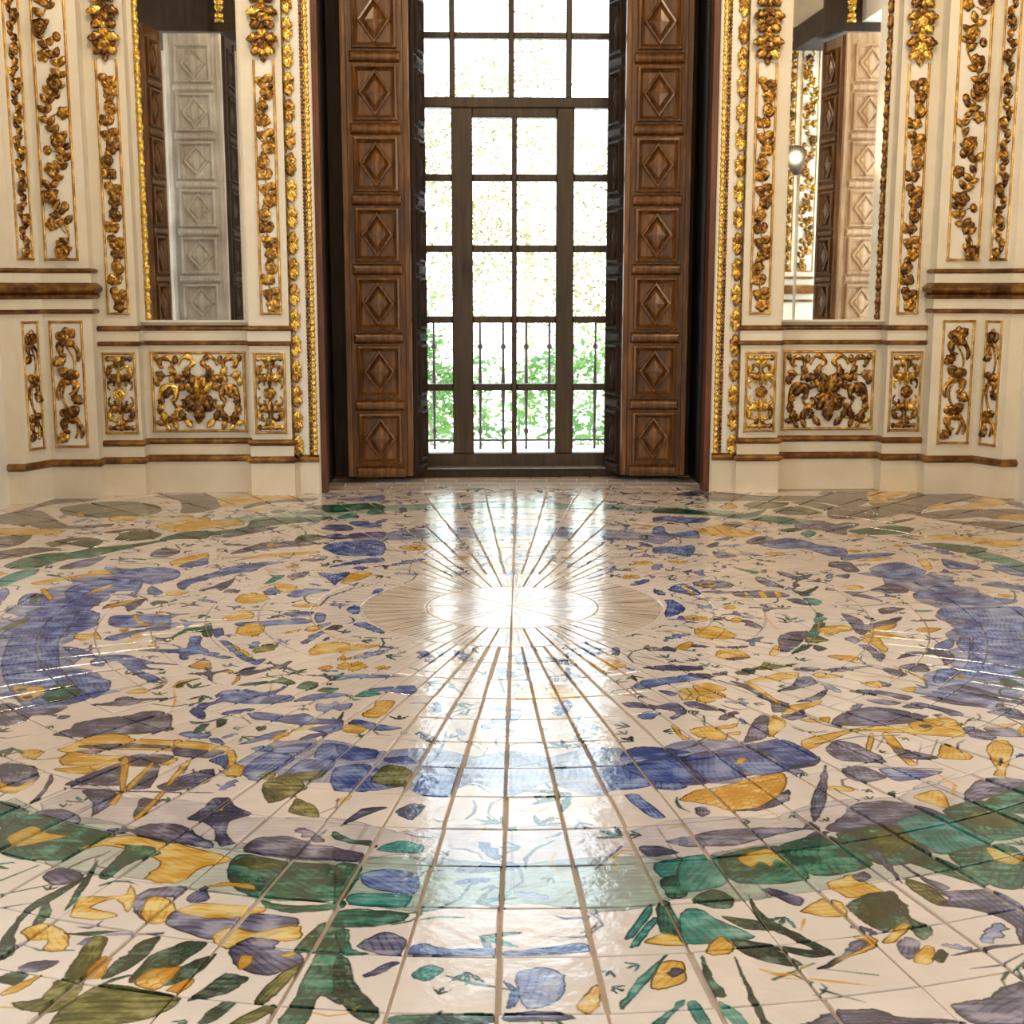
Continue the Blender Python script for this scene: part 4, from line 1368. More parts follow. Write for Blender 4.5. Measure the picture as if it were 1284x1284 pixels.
trim(path_corner, round_prof(1.205, 1.275, .046, 5), M_TRIM)
trim(path_corner, [(-.004, 1.275), (.012, 1.275), (.012, 1.330), (-.004, 1.330)], M_CREAM)
trim(path_corner, round_prof(1.330, 1.358, .024), M_TRIM)

# ------------------------------------------------------------------ carved pieces (shared meshes; local x along, y up, z out)
def relief(name, rings, seg, rfun, zfun, mat, squash=1.0):
    m = MB()
    loops = []
    for k in range(rings):
        q = 1 - k / rings
        loops.append([(q * rfun(2 * PI * i / seg) * math.cos(2 * PI * i / seg), squash * q * rfun(2 * PI * i / seg) * math.sin(2 * PI * i / seg), zfun(q, 2 * PI * i / seg)) for i in range(seg)])
    n = len(m.v)
    m.ring(loops, True)
    m.v.append((0, 0, zfun(0, 0)))
    c = len(m.v) - 1
    b = (rings - 1) * seg
    for i in range(seg):
        m.f.append((b + i, b + (i + 1) % seg, c)); m.sm.append(True)
    return m.mesh(name, mat)
def petals(n, depth):
    return lambda a: 1 - depth + depth * abs(math.cos(n * a / 2)) ** 0.6
def mk_flower(n, mat, nm):
    return relief(nm, 4, n * 5, petals(n, .34), lambda q, a: (.10 if q > .95 else .42 * (1 - q * .5) + .10 * abs(math.cos(n * a / 2)) * q if q > .4 else .30) if q > .2 else .62, mat)
def mk_rose(mat):
    return relief('rose', 6, 20, petals(5, .16), lambda q, a: {5: .08}.get(round(q * 6), .34 + .16 * math.cos(q * 6 * PI + math.sin(5 * a) * .5)) if q > .9 else .40 + .18 * math.cos(q * 12 + .6 * math.sin(5 * a)) + .2 * (1 - q), mat)
def mk_leaf(mat, nm, lobes=0):
    m = MB()
    loops = []
    for i in range(10):
        t = i / 9
        w = .34 * math.sin(PI * min(1, t * .94 + .06)) ** .75 + .01
        if lobes: w *= 1 + .38 * abs(math.sin(lobes * PI * t)) - .2
        row = []
        for sx in (-1, -.55, 0, .55, 1):
            z = .02 if abs(sx) == 1 else (.20 if sx else .10) * math.sin(PI * (.12 + .8 * t)) + .05 + .12 * t * (1 - abs(sx) * .4)
            row.append((sx * w, t - abs(sx) * .10 * (1 - t), z))
        loops.append(row)
    m.ring(loops, True, close=False)
    return m.mesh(nm, mat)
def mk_bud(mat, nm='bud'):
    return relief(nm, 4, 10, lambda a: 1, lambda q, a: .62 * math.sqrt(max(0, 1 - q * q)) + .04, mat, 1.25)
def mk_scroll(mat, nm, flip=1):
    """acanthus scroll: a C-stroke swelling from a point to a curled eye"""
    m = MB()
    loops = []
    for i in range(26):
        t = i / 25
        a = -1.2 + 5.6 * t
        r = 1.0 * (1 - .80 * t ** 1.15)
        cx, cy = flip * r * math.cos(a), r * math.sin(a)
        w = (.08 + .23 * math.sin(PI * min(1, t * 1.05)) ** .8) * (1 + .26 * math.sin(t * 24))
        nx, ny = flip * math.cos(a), math.sin(a)
        row = []
        for q in (-1, -.5, 0, .5, 1):
            row.append((cx + nx * w * q, cy + ny * w * q, .02 if abs(q) == 1 else .26 * (1 - .45 * abs(q)) * (.5 + .6 * t)))
        loops.append(row)
    m.ring(loops, True, close=False)
    return m.mesh(nm, mat)
OM = {}
for suf, mt in (('', M_GOLD), ('_d', M_GOLDD), ('_b', M_GOLDB)):
    OM['flower' + suf] = mk_flower(5, mt, 'flower')
    OM['flower4' + suf] = mk_flower(4, mt, 'flower')
    OM['rose' + suf] = mk_rose(mt)
    OM['leaf' + suf] = mk_leaf(mt, 'leaf')
    OM['acanthus' + suf] = mk_leaf(mt, 'acanthus_leaf', 3)
    OM['bud' + suf] = mk_bud(mt)
    OM['scroll' + suf] = mk_scroll(mt, 'scroll', 1)
    OM['scrollm' + suf] = mk_scroll(mt, 'scroll', -1)
class Carving:
    def __init__(self, name, M, seed=0):
        self.root = empty(name, ROOM @ M)
        self.rnd = random.Random(seed)
    def add(self, kind, x, y, rot=0.0, s=0.04, z=0.006, sx=1.0, dep=1.0):
        base = kind.split('_')[0]
        nm = {'flower4': 'flower', 'acanthus': 'acanthus_leaf', 'scrollm': 'scroll'}.get(base, base)
        o = bpy.data.objects.new(nm, OM[kind])
        o.matrix_local = Matrix.Translation((x, y, z)) @ Matrix.Rotation(rot, 4, 'Z') @ Matrix.Diagonal((s * sx, s, s * dep, 1))
        link(o, self.root)
        o.matrix_local = Matrix.Translation((x, y, z)) @ Matrix.Rotation(rot, 4, 'Z') @ Matrix.Diagonal((s * sx, s, s * dep, 1))
        return o
    def mb(self, m, nm, mat, fix=True):
        return m.build(nm, mat, self.root, fix)
    def backing(self, w, h, mat=None, d=0.006):
        m = MB(); m.box(-w / 2, w / 2, 0, h, 0, d)
        self.mb(m, 'backing_panel', mat or M_PANEL)
    def frame(self, w, h, t=.018, mat=None, sides='lrtb', d=.016):
        m = MB()
        x0, x1 = -w / 2, w / 2
        def bar(a, b, horiz):
            # a rounded gilt fillet
            prof = [(0, 0), (t * .15, d * .7), (t * .5, d), (t * .85, d * .7), (t, 0)]
            if horiz:
                y = a
                m.ring([[(x0, y + p, q) for p, q in prof], [(x1, y + p, q) for p, q in prof]], True, False)
            else:
                m.ring([[(a + p, 0, q) for p, q in prof], [(a + p, h, q) for p, q in prof]], True, False)
        if 'l' in sides: bar(x0, 0, False)
        if 'r' in sides: bar(x1 - t, 0, False)
        if 'b' in sides: bar(0, 0, True)
        if 't' in sides: bar(h - t, 0, True)
        self.mb(m, 'gilt_fillet', mat or M_FILLET, False)
    def stem(self, pts, r=.005, mat=None, z=.009):
        m = MB()
        n = len(pts)
        m.tube([(x, y, z) for x, y in pts], [r * (1 - .35 * i / max(1, n - 1)) for i in range(n)], 5)
        self.mb(m, 'stem', mat or M_GOLD, False)
def garland_thin(c, w, h, dark):
    """narrow pilaster strip: five-petal flowers, paired leaves, buds on a thin waving stem"""
    r = c.rnd
    c.backing(w, h); c.frame(w, h, .018, sides='lrb')
    def S(): return '_d' if r.random() < dark else ''
    wob = lambda y: .014 * math.sin(y * 21)
    c.stem([(wob(.05 + i * .035), .05 + i * .035) for i in range(int((h - .12) / .035))], .0045)
    y, k = .055, 0
    while y < h - .05:
        t = k % 4
        x = wob(y)
        sg = 1 if r.random() < .5 else -1
        if t == 0:
            c.add('flower' + S(), x, y, r.uniform(0, 6), .043, .008)
            c.add('leaf' + S(), x - .012, y + .03, .7, .052); c.add('leaf' + S(), x + .012, y + .03, -.7, .052)
        elif t == 1:
            c.add('leaf' + S(), x, y - .02, sg * 1.0, .060, .006, 1.3); c.add('bud' + S(), x + sg * .030, y + .010, 0, .021)
            c.add('leaf' + S(), x, y - .005, -sg * .9, .055, .006, 1.3)
        elif t == 2:
            c.add('flower4' + S(), x + sg * .014, y, r.uniform(0, 6), .036, .008); c.add('bud' + S(), x - sg * .028, y + .012, .4, .021)
            c.add('leaf' + S(), x - sg * .004, y - .02, sg * .9, .05, .006, 1.3)
        else:
            c.add('rose' + S(), x + sg * .012, y, 0, .036, .008)
            c.add('leaf' + S(), x, y - .03, -sg * 1.1, .06, .006, 1.3); c.add('leaf' + S(), x, y + .012, -sg * .5, .052, .006, 1.2)
        y += .076; k += 1
def bouquet(c, y0, n, dark):
    r = c.rnd
    def S(): return '_d' if r.random() < dark else ('_b' if r.random() < .35 else '')
    c.add('acanthus' + S(), 0, y0 + .05, PI, .075, .01, .9, 1.2)
    for k in range(n):
        y = y0 + .07 + k * .145
        for sg in (-1, 1):
            c.add('acanthus' + S(), sg * .012, y + .055, -sg * 1.9, .085, .018, 1, 1.5)
            c.add('leaf' + S(), sg * .014, y - .005, -sg * 2.4, .07, .02, 1.1, 1.4)
            c.add('rose' + S(), sg * .040, y + .012, sg, .030, .012, 1, 1.4)
            c.add('bud' + S(), sg * .055, y - .028, sg * .5, .018, .02, 1, 1.3)
        c.add('flower' + S(), 0, y + .01, r.uniform(0, 6), .040, .026, 1, 1.3)
        c.add('bud' + S(), 0, y - .038, 0, .022, .02, 1, 1.4)
        c.add('rose' + S(), 0, y + .07, 0, .027, .018, 1, 1.2)
def garland_wide(c, w, h, dark):
    r = c.rnd
    c.backing(w, h); c.frame(w, h, .018, sides='lrb')
    def S(): return '_d' if r.random() < dark else ''
    A, per = w * .24, .46
    wob = lambda y: A * math.sin(2 * PI * y / per + c.ph)
    c.stem([(wob(.03 + i * .022), .03 + i * .022) for i in range(int((h - .06) / .022))], .0075)
    y, k = .05, 0
    while y < h - .06:
        x = wob(y)
        sl = math.cos(2 * PI * y / per + c.ph)
        t = k % 6
        if t == 0:
            c.add('rose' + S(), x * .9, y, 0, .046, .008, 1, 1.3)
        elif t == 3:
            c.add('flower' + S(), -x * .75 - (.02 if x > 0 else -.02), y, r.uniform(0, 6), .040, .006, 1, 1.2)
            c.stem([(x, y - .05), (x * .3, y - .02), (-x * .6, y)], .004)
        elif t == 5:
            c.add('bud' + S(), -x * .7 - (.015 if x > 0 else -.015), y, .3, .024)
            c.stem([(x, y - .03), (x * .2, y - .012), (-x * .5, y)], .004)
        for sg in (-1, 1):
            if r.random() < .85:
                c.add('leaf' + S(), x, y + r.uniform(-.012, .012), sg * r.uniform(.7, 1.15) - sl * .35, r.uniform(.052, .068), .006, 1, 1.1)
        y += .052; k += 1
def garland_dense(c, w, h, dark):
    r = c.rnd
    c.backing(w, h); c.frame(w, h, .018, sides='lrb')
    def S(): return '_d' if r.random() < dark else ''
    y, k = .045, 0
    c.stem([(.010 * math.sin(i * .7), .03 + i * .03) for i in range(int((h - .06) / .03))], .005)
    while y < h - .05:
        x = (.016 if k % 2 else -.016)
        if k % 3 == 0: c.add('rose' + S(), x * .5, y, 0, .036, .007, 1, 1.3)
        elif k % 3 == 1: c.add('flower' + S(), x, y, r.uniform(0, 6), .030)
        else:
            c.add('bud' + S(), x, y, .3, .020); c.add('leaf' + S(), -x * .4, y - .02, .8 if x < 0 else -.8, .05)
        c.add('leaf' + S(), x * .3, y + .01, -1.0 if x < 0 else 1.0, .046)
        y += .062; k += 1
def scroll_strip(c, w, h, dark, s0):
    """lower corner strip: big acanthus scrolls turning left and right under a flower"""
    r = c.rnd
    c.backing(w, h); c.frame(w, h, .018)
    def S(): return '_d' if r.random() < dark else ''
    n = 3
    pts = [(w * .20 * math.sin(i / 39 * PI * n + .6), .06 + (h - .18) * i / 39) for i in range(40)]
    c.stem(pts, .009)
    for k in range(n):
        y = .115 + (h - .30) * k / (n - 1)
        sg = 1 if k % 2 == 0 else -1
        c.add(('scroll' if sg > 0 else 'scrollm') + S(), -sg * w * .02, y, .5 * sg, s0, .008, min(1, w * .36 / s0), 1.1)
        c.add('acanthus' + S(), -sg * w * .10, y - s0 * .4, sg * 2.2, s0 * .9, .010, 1.2, 1.2)
        c.add('acanthus' + S(), sg * w * .12, y + s0 * .95, sg * 1.1, s0 * .95, .010, 1.3, 1.2)
        c.add('leaf' + S(), -sg * w * .02, y + s0 * 1.05, -sg * .9, s0 * .9, .010, 1.3, 1.2)
        c.add('bud' + S(), -sg * w * .22, y + s0 * 1.15, 0, .022)
    y = h - .095
    for a in (0, 1.25, 2.5, 3.8, 5.0):
        c.add('acanthus' + S(), 0, y, a, s0 * .72, .012, 1.3, 1.2)
    c.add('rose' + S(), 0, y, 0, .026, .018, 1, 1.2)
def panel_tall(c, w, h, mix):
    """symmetrical dado panel: rosette between spear leaves, paired scrolls"""
    r = c.rnd
    c.backing(w, h); c.frame(w, h, .018)
    def S(): return r.choice(mix)
    cy = h / 2
    c.add('rose' + S(), 0, cy, 0, .040, .010, 1, 1.3)
    c.add('bud_b', 0, cy, 0, .014, .026)
    for v in (-1, 1):
        up = 0 if v > 0 else PI
        c.add('leaf' + r.choice(('_b', '')), 0, cy + v * .040, up, .085, .014, .5, 1.6)
        for sg in (-1, 1):
            A = 'scroll' if sg * v > 0 else 'scrollm'; Bm = 'scrollm' if sg * v > 0 else 'scroll'
            c.add(A + S(), sg * .046, cy + v * .052, up, .034, .008, .9, 1.3)
            c.add('acanthus' + S(), sg * .010, cy + v * .085, up - sg * v * 1.25, .066, .010, 1.0, 1.1)
            c.add(Bm + S(), sg * .038, cy + v * .140, up, .036, .008, .95, 1.3)
            c.add('leaf' + S(), sg * .068, cy + v * .095, up + sg * v * .05, .075, .008, .55)
            c.add('leaf' + S(), sg * .006, cy + v * (h / 2 - .040), -sg * PI / 2 * v + up, .060, .010, .75, 1.2)
            c.add('bud' + S(), sg * .066, cy + v * (h / 2 - .040), 0, .015, .008)
            c.add('acanthus' + S(), sg * .030, cy + v * (h / 2 - .045), up + PI - sg * v * .5, .050, .009, .8)
        c.add('bud' + S(), 0, cy + v * (h / 2 - .042), 0, .017, .014)
def panel_wide(c, w, h, mix):
    """big dado panel: palmette in the middle, C-scrolls and leaf sprays mirrored about it"""
    r = c.rnd
    c.backing(w, h); c.frame(w, h, .020)
    def S(): return r.choice(mix)
    cy = h * .46
    # palmette: upright fan above, drooping fan below, a bright spear between
    for a, s in ((.30, .125), (-.30, .125), (.85, .105), (-.85, .105)):
        c.add('acanthus' + S(), math.sin(-a) * .012, cy + .01, a, s, .012, .8, 1.1)
    c.add('leaf_b', 0, cy - .015, 0, .135, .024, .42, 1.5)
    for a, s in ((PI, .165), (PI - .72, .115), (PI + .72, .115), (PI - 1.35, .090), (PI + 1.35, .090)):
        c.add('acanthus_d', 0, cy - .005, a, s, .016, .8, 1.2)
    for sg in (-1, 1):
        A = ('scroll' if sg > 0 else 'scrollm'); Bm = ('scrollm' if sg > 0 else 'scroll')
        # the big side C with its curled end and inner leaf
        c.add(A + S(), sg * .170, cy - .010, sg * .2, .088, .009, .85, 1.0)
        c.add(Bm + S(), sg * .112, cy - .040, sg * 2.6, .046, .010, 1, 1.1)
        c.add('acanthus' + S(), sg * .205, cy - .010, sg * .55, .080, .013, .9, 1.1)
        # top row: corner scroll, middle scroll meeting at the centre
        c.add(Bm + S(), sg * .205, h - .082, -sg * .5, .056, .009, 1, 1.1)
        c.add(A + S(), sg * .062, h - .078, sg * 1.0, .054, .009, 1, 1.1)
        c.add('leaf' + S(), sg * .135, h - .075, 0, .050, .010, .8)
        c.add('bud' + S(), sg * .135, h - .045, 0, .017)
        c.add('bud' + S(), sg * .250, h - .042, 0, .018)
        # upper inner spray
        c.stem([(sg * .03, cy + .05), (sg * .075, cy + .105), (sg * .14, cy + .125), (sg * .215, cy + .115)], .007)
        for x, y, a, s in ((.080, .105, .3, .075), (.080, .10, -1.5, .075), (.140, .125, -.6, .060), (.140, .12, -2.4, .055), (.205, .115, -1.1, .060), (.215, .115, -2.2, .05)):
            c.add('acanthus' + S(), sg * x, cy + y, sg * a, s, .010, .95, 1.1)
        for x, y, a, s in ((.120, .035, .9, .060), (.235, -.060, .25, .060), (.130, .075, -.2, .055), (.245, .060, -.2, .055), (.085, -.075, 1.9, .055), (.145, -.095, 1.2, .05)):
            c.add('acanthus' + S(), sg * x, cy + y, sg * a, s, .011, 1.0, 1.1)
        # lower sprays
        c.stem([(sg * .045, .060), (sg * .10, .078), (sg * .16, .070), (sg * .225, .045)], .007)
        for x, y, a, s in ((.085, .075, 2.4, .062), (.095, .080, -.3, .060), (.155, .072, .3, .070), (.155, .066, 2.8, .052), (.205, .055, -.2, .080), (.215, .055, -1.4, .055), (.205, .05, 2.5, .045), (.235, .115, -.1, .060)):
            c.add('acanthus' + S(), sg * x, y, sg * a, s, .010, .95, 1.1)
        c.add('bud' + S(), sg * .180, .078, 0, .018)
WHITE_M = 'the pale-shutter mirror'
BROWN_M = 'the brown-shutter mirror'
for s in (-1, 1):
    mir = WHITE_M if s < 0 else BROWN_M
    dk = .35 if s < 0 else .5
    g = lambda t: t + (' beside the pale-shutter mirror' if s < 0 else ' beside the brown-shutter mirror')
    # D strip (window side) and C strip (corner side) on the upper pilasters
    for nm, xc, wd, where in (('D', 1.468, .132, 'window-side pilaster of '), ('C', 2.370, .136, 'corner-side pilaster of ')):
        c = Carving('flower_garland_strip', wall_frame(s * xc, 2.89, 1.085), 3 + s + ord(nm))
        garland_thin(c, wd, 1.46, dk if nm == 'C' else dk - .1)
        tag(c.root, 'narrow gilt flower garland strip on the ' + where + mir, 'carving', 'pilaster garlands')
        c = Carving('flower_pendant', wall_frame(s * xc, 2.89, 2.552), 13 + s + ord(nm))
        bouquet(c, 0.0, 5, .35)
        tag(c.root, 'thick gilded flower pendant above the garland on the ' + where + mir, 'carving', 'flower pendants')
    # corner pilaster, front face
    c = Carving('corner_garland_panel', wall_frame(s * 2.652, 2.78, 1.40), 31 + s); c.ph = 0.4 * s
    garland_wide(c, .20, 2.6, dk)
    tag(c.root, 'broad gilt rose garland on the corner pilaster next to ' + mir, 'carving', 'corner garlands')
    c = Carving('corner_scroll_panel', wall_frame(s * 2.652, 2.78, .305), 41 + s); c.ph = 0.4 * s
    scroll_strip(c, .20, .752, .6, .082)
    tag(c.root, 'gilt acanthus scroll panel low on the corner pilaster next to ' + mir, 'carving', 'corner scroll panels')
    # canted face of the corner pilaster
    ang_c = -s * math.atan2(.2, .1)
    c = Carving('slim_garland_panel', wall_frame(s * 2.835, 2.68, 1.40, ang_c), 51 + s)
    garland_dense(c, .13, 2.6, dk)
    tag(c.root, 'slim dense gilt garland on the canted corner face beyond ' + mir, 'carving', 'canted garlands')
    c = Carving('slim_scroll_panel', wall_frame(s * 2.835, 2.68, .305, ang_c), 61 + s); c.ph = 1.0
    scroll_strip(c, .13, .752, .6, .062)
    tag(c.root, 'slim gilt scroll panel low on the canted corner face beyond ' + mir, 'carving', 'canted scroll panels')
    # dado panels
    mixl = ('', '_d', '_b', '') if s < 0 else ('', '_d', '', '_b')
    c = Carving('rosette_panel', wall_frame(s * 1.488, 2.89, .372), 71 + s)
    panel_tall(c, .195, .495, mixl if s < 0 else ('', '_b', '_b', '_d'))
    tag(c.root, 'upright gilt rosette panel in the dado, window side, below ' + mir, 'carving', 'rosette panels')
    c = Carving('rosette_panel', wall_frame(s * 2.382, 2.89, .372), 81 + s)
    panel_tall(c, .20, .495, mixl + ('_d',))
    tag(c.root, 'upright gilt rosette panel in the dado, corner side, below ' + mir, 'carving', 'rosette panels')
    c = Carving('palmette_panel', wall_frame(s * 1.935, 2.994, .372), 91 + s)
    panel_wide(c, .575, .495, ('', '_d', '_d', '', '_b') if s < 0 else ('', '_d', '_d', '_d'))
    tag(c.root, 'wide gilt palmette and scroll panel in the dado directly below ' + mir, 'carving', 'palmette panels')
    # carved border of the window recess
    c = Carving('window_border', wall_frame(s * 1.2825, 2.94, .240), 101 + s)
    h = 3.4
    m = MB(); m.box(-.0775, .0775, 0, h, -.002, .008); c.mb(m, 'border_board', M_PANEL)
    nb = int(h / .017)
    def ribbed(xc, rad, zc, amp, step, ph):
        m = MB(); loops = []
        k = int(h / step * 4)
        for i in range(k + 1):
            y = h * i / k
            q = rad * (1 + amp * math.cos(2 * PI * i / 4 + ph))
            loops.append([(xc + q * math.cos(t) , y, .006 + zc + q * math.sin(t)) for t in np.linspace(0, PI, 6)])
        m.ring(loops, True, False)
        return m
    c.mb(ribbed(-s * .052, .015, 0, .22, .036, 0), 'bead_moulding', M_GOLDB, False)
    c.mb(ribbed(-s * .026, .010, .0, .28, .022, 1), 'rope_moulding', M_GOLDD, False)
    m = MB(); m.box(min(s * .070, s * .0775), max(s * .070, s * .0775), 0, h, .006, .014); c.mb(m, 'gilt_fillet', M_GOLD)
    k = 0
    y = .05
    while y < h - .1:
        for a, sc in ((.35, .075), (.95, .062), (1.55, .05), (2.2, .062), (2.8, .075)):
            c.add('acanthus' + c.rnd.choice(('_b', '_b', '')), s * .068, y, s * a, sc, .008, 1.0, 1.3)
        c.add('bud_b', s * .055, y, 0, .018, .008, 1, 1.4)
        y += .152; k += 1
    tag(c.root, 'gilded leaf and rope border of the window recess towards ' + mir, 'carving', 'window borders')
    # mirror
    r = empty('wall_mirror', ROOM @ Matrix.Translation((s * 1.935, 3.0, 1.04)))
    m = MB(); m.box(-.325, .325, -.012, -.001, .012, 2.6); m.build('mirror_glass', M_MIRROR, r)
    m = MB()
    for q in (-1, 1):
        a, b = sorted((q * .300, q * .329)); m.box(a, b, -.022, -.001, .012, 2.6)
    m.box(-.329, .329, -.030, -.001, 0.0, .014)
    fr_o = m.build('mirror_frame', M_CREAM, r)
    q = s
    m = MB(); k = 300; loops = []
    for i in range(k + 1):
        y = .014 + 2.58 * i / k
        t0 = .016 * (1 + .35 * math.sin(i * .9) * math.sin(i * .37))
        loops.append([(q * .284 + t0 * math.cos(t), -.012 - t0 * math.sin(t), y) for t in np.linspace(0, PI, 6)])
    m.ring(loops, True, False); m.build('carved_edge', M_GOLDD if s > 0 else M_GOLDB, fr_o, False)
    tag(r, ('tall narrow wall mirror reflecting a pale daylit shutter' if s < 0 else 'tall narrow wall mirror reflecting a warm brown shutter and a lamp'), 'mirror', 'wall mirrors')
# ------------------------------------------------------------------ window, casing, sill
WY = 3.70
M_LIP = mat_paint('sheen_sill', (0.22, 0.20, 0.19), (0.34, 0.32, 0.31), 0.22, 20)  # pale grey stands for the reflection on the lip, painted as colour
mb = MB()
win = empty('window_1', ROOM @ Matrix.Translation((0, WY, 0)))
tag(win, 'tall dark-framed window with a glazed door in the middle', 'window', kind='structure')
def u(px): return (px - 645.5) / 193.6
def bar(name, x0, x1, z0, z1, d0=-.03, d1=.03, bev=.006):
    m = MB()
    m.frustum([(x0, d1, z0), (x1, d1, z0), (x1, d1, z1), (x0, d1, z1)], [(x0, d0 + bev, z0), (x1, d0 + bev, z0), (x1, d0 + bev, z1), (x0, d0 + bev, z1)])
    m.frustum([(x0, d0 + bev, z0), (x1, d0 + bev, z0), (x1, d0 + bev, z1), (x0, d0 + bev, z1)],
              [(x0 + bev, d0, z0 + bev), (x1 - bev, d0, z0 + bev), (x1 - bev, d0, z1 - bev), (x0 + bev, d0, z1 - bev)])
    return m.build(name, M_FRAME, win)
ZR = [0.145, 0.592, 1.038, 1.498, 1.950, 2.345]            # rail centre heights of the lower lights
bar('frame_post', -1.19, -.86, 0, 3.66, -.05, .05); bar('frame_post', 0.92, 1.19, 0, 3.66, -.05, .05)
bar('bottom_rail', -.86, .92, .062, .150, -.04, .04)
bar('transom', -.86, .92, 2.385, 2.450, -.055, .045)
bar('head_rail', -.86, .92, 3.56, 3.66, -.05, .05)
PL, PR, PM = (-.395, -.258), (.288, .402), (-.002, .030)
bar('door_post', PL[0], PL[1], .15, 2.385, -.045, .04); bar('door_post', PR[0], PR[1], .15, 2.385, -.045, .04)
bar('meeting_stile', PM[0], PM[1], .15, 2.33, -.05, .04)
bar('door_head', PL[1], PR[0], 2.325, 2.385, -.045, .04)
cols = [(-.86, -.62), (-.585, PL[0]), (PL[1], PM[0]), (PM[1], PR[0]), (PR[1], .655), (.69, .92)]
bar('muntin', -.62, -.585, .15, 2.385); bar('muntin', .655, .69, .15, 2.385)
edges = [.150] + ZR[1:5] + [2.385]
def pane(x0, x1, z0, z1):
    m = MB(); m.box(x0 - .004, x1 + .004, .004, .008, z0 - .004, z1 + .004)
    m.build('pane', M_GLASS, win)
for ci, (x0, x1) in enumerate(cols):
    for k in range(1, 5):
        bar('muntin', x0, x1, ZR[k] - .022, ZR[k] + .022)
    for k in range(5):
        z0 = edges[k] + (.022 if k else 0); z1 = edges[k + 1] - (.022 if k < 4 else 0)
        if ci in (2, 3) and k == 4: z1 = 2.325
        pane(x0, x1, z0, z1)
ucols = [-.86, -.385, -.005, .365, .92]
uz = [2.450, 2.833, 3.20, 3.56]
for x in ucols[1:-1]:
    bar('muntin', x - .018, x + .018, 2.45, 3.56)
for i in range(4):
    x0 = ucols[i] + (.018 if i else 0); x1 = ucols[i + 1] - (.018 if i < 3 else 0)
    for k in (1, 2): bar('muntin', x0, x1, uz[k] - .019, uz[k] + .019)
    for k in range(3): pane(x0, x1, uz[k] + (.019 if k else 0), uz[k + 1] - (.019 if k < 2 else 0))
m = MB(); m.tube([(-.30, -.05, 1.42), (-.30, -.085, 1.42), (-.30, -.088, 1.34)], .008, 6); m.build('door_handle', M_IRON, win)
m = MB(); m.box(-.86, .92, -.12, -.04, .0, .062); m.build('bottom_step', M_WOODD, win)
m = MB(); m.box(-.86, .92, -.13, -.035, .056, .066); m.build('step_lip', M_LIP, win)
m = MB()
for s in (-1, 1):
    a, b = sorted((s * 1.163, s * 1.199)); m.box(a, b, 2.95, 3.06, 0, 3.66)
m.box(-1.150, 1.150, 2.95, 3.06, 3.60, 3.66)
tag(place(m.build('trim_window_casing', M_WOODR)), kind='structure')

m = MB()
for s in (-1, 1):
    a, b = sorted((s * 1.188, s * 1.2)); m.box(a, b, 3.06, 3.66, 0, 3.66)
tag(place(m.build('trim_window_reveal', M_SHADEW)), kind='structure')

# ------------------------------------------------------------------ panelled shutters
def leaf_meshes(mat, dark):
    """shared pieces for one bay of a shutter leaf; local x across, z up, -y faces the viewer"""
    def quad(w, h, y, z=0): return [(-w / 2, y, z - h / 2), (w / 2, y, z - h / 2), (w / 2, y, z + h / 2), (-w / 2, y, z + h / 2)]
    def rhomb(w, h, y): return [(0, y, -h / 2), (w / 2, y, 0), (0, y, h / 2), (-w / 2, y, 0)]
    m = MB(); m.ring([quad(1.0, 1.0, .003), quad(.965, .975, -.026), quad(.87, .90, -.030), quad(.81, .85, -.010), quad(.78, .83, -.012), quad(.72, .78, .003)])
    frame = m
    m = MB(); m.ring([rhomb(1, 1, .003), rhomb(.95, .95, -.020), rhomb(.82, .82, -.022), rhomb(.73, .73, -.004), rhomb(.52, .52, -.020), rhomb(.08, .08, -.026)])
    n = len(m.v); m.f.append((n - 4, n - 3, n - 2, n - 1)); m.sm.append(False)
    return frame, m
def shutter(w, h, pitch, z_first, mat, n, gap_mat=None):
    root = empty('shutter')
    m = MB()
    m.box(-w / 2, w / 2, .004, .040, 0, h)
    m.build('leaf_board', mat, root)
    for s in (-1, 1):
        m = MB()
        a, b = sorted((s * w * .5, s * w * .405))
        m.frustum([(a, .006, 0), (b, .006, 0), (b, .006, h), (a, .006, h)], [(a + .004, -.012, .004), (b - .006, -.012, .004), (b - .006, -.012, h - .004), (a + .004, -.012, h - .004)])
        m.build('stile', mat, root)
    fr, di = leaf_meshes(mat, None)
    pw, ph = w * .66, pitch * .78
    def scaled(src, sx, sz, nm):
        t = MB(); t.v = [(x * sx, y, z * sz) for x, y, z in src.v]; t.f = src.f; t.sm = src.sm
        return t.mesh(nm, mat)
    fm, dm = scaled(fr, pw, ph, 'panel_frame'), scaled(di, pw * .74, ph * .86, 'diamond')
    t = MB()
    rh = pitch * .17
    t.ring([[(-w * .37, .004, -rh / 2), (w * .37, .004, -rh / 2), (w * .37, .004, rh / 2), (-w * .37, .004, rh / 2)],
            [(-w * .36, -.02, -rh * .28), (w * .36, -.02, -rh * .28), (w * .36, -.02, rh * .28), (-w * .36, -.02, rh * .28)],
            [(-w * .33, -.026, -rh * .12), (w * .33, -.026, -rh * .12), (w * .33, -.026, rh * .12), (-w * .33, -.026, rh * .12)]])
    t.f.append((8, 9, 10, 11)); t.sm.append(False)
    rm = t.mesh('rail', mat)
    for k in range(n):
        z = z_first + k * pitch
        for nm, me, zz in (('panel_frame', fm, z), ('diamond', dm, z), ('rail', rm, z + pitch / 2)):
            if zz > h - .05: continue
            o = bpy.data.objects.new(nm, me)
            if nm == 'diamond':
                link(o, pf)
            else:
                link(o, root); o.location = (0, 0, zz)
            if nm == 'panel_frame': pf = o
    o = bpy.data.objects.new('rail', rm); link(o, root); o.location = (0, 0, z_first - pitch / 2)
    return root
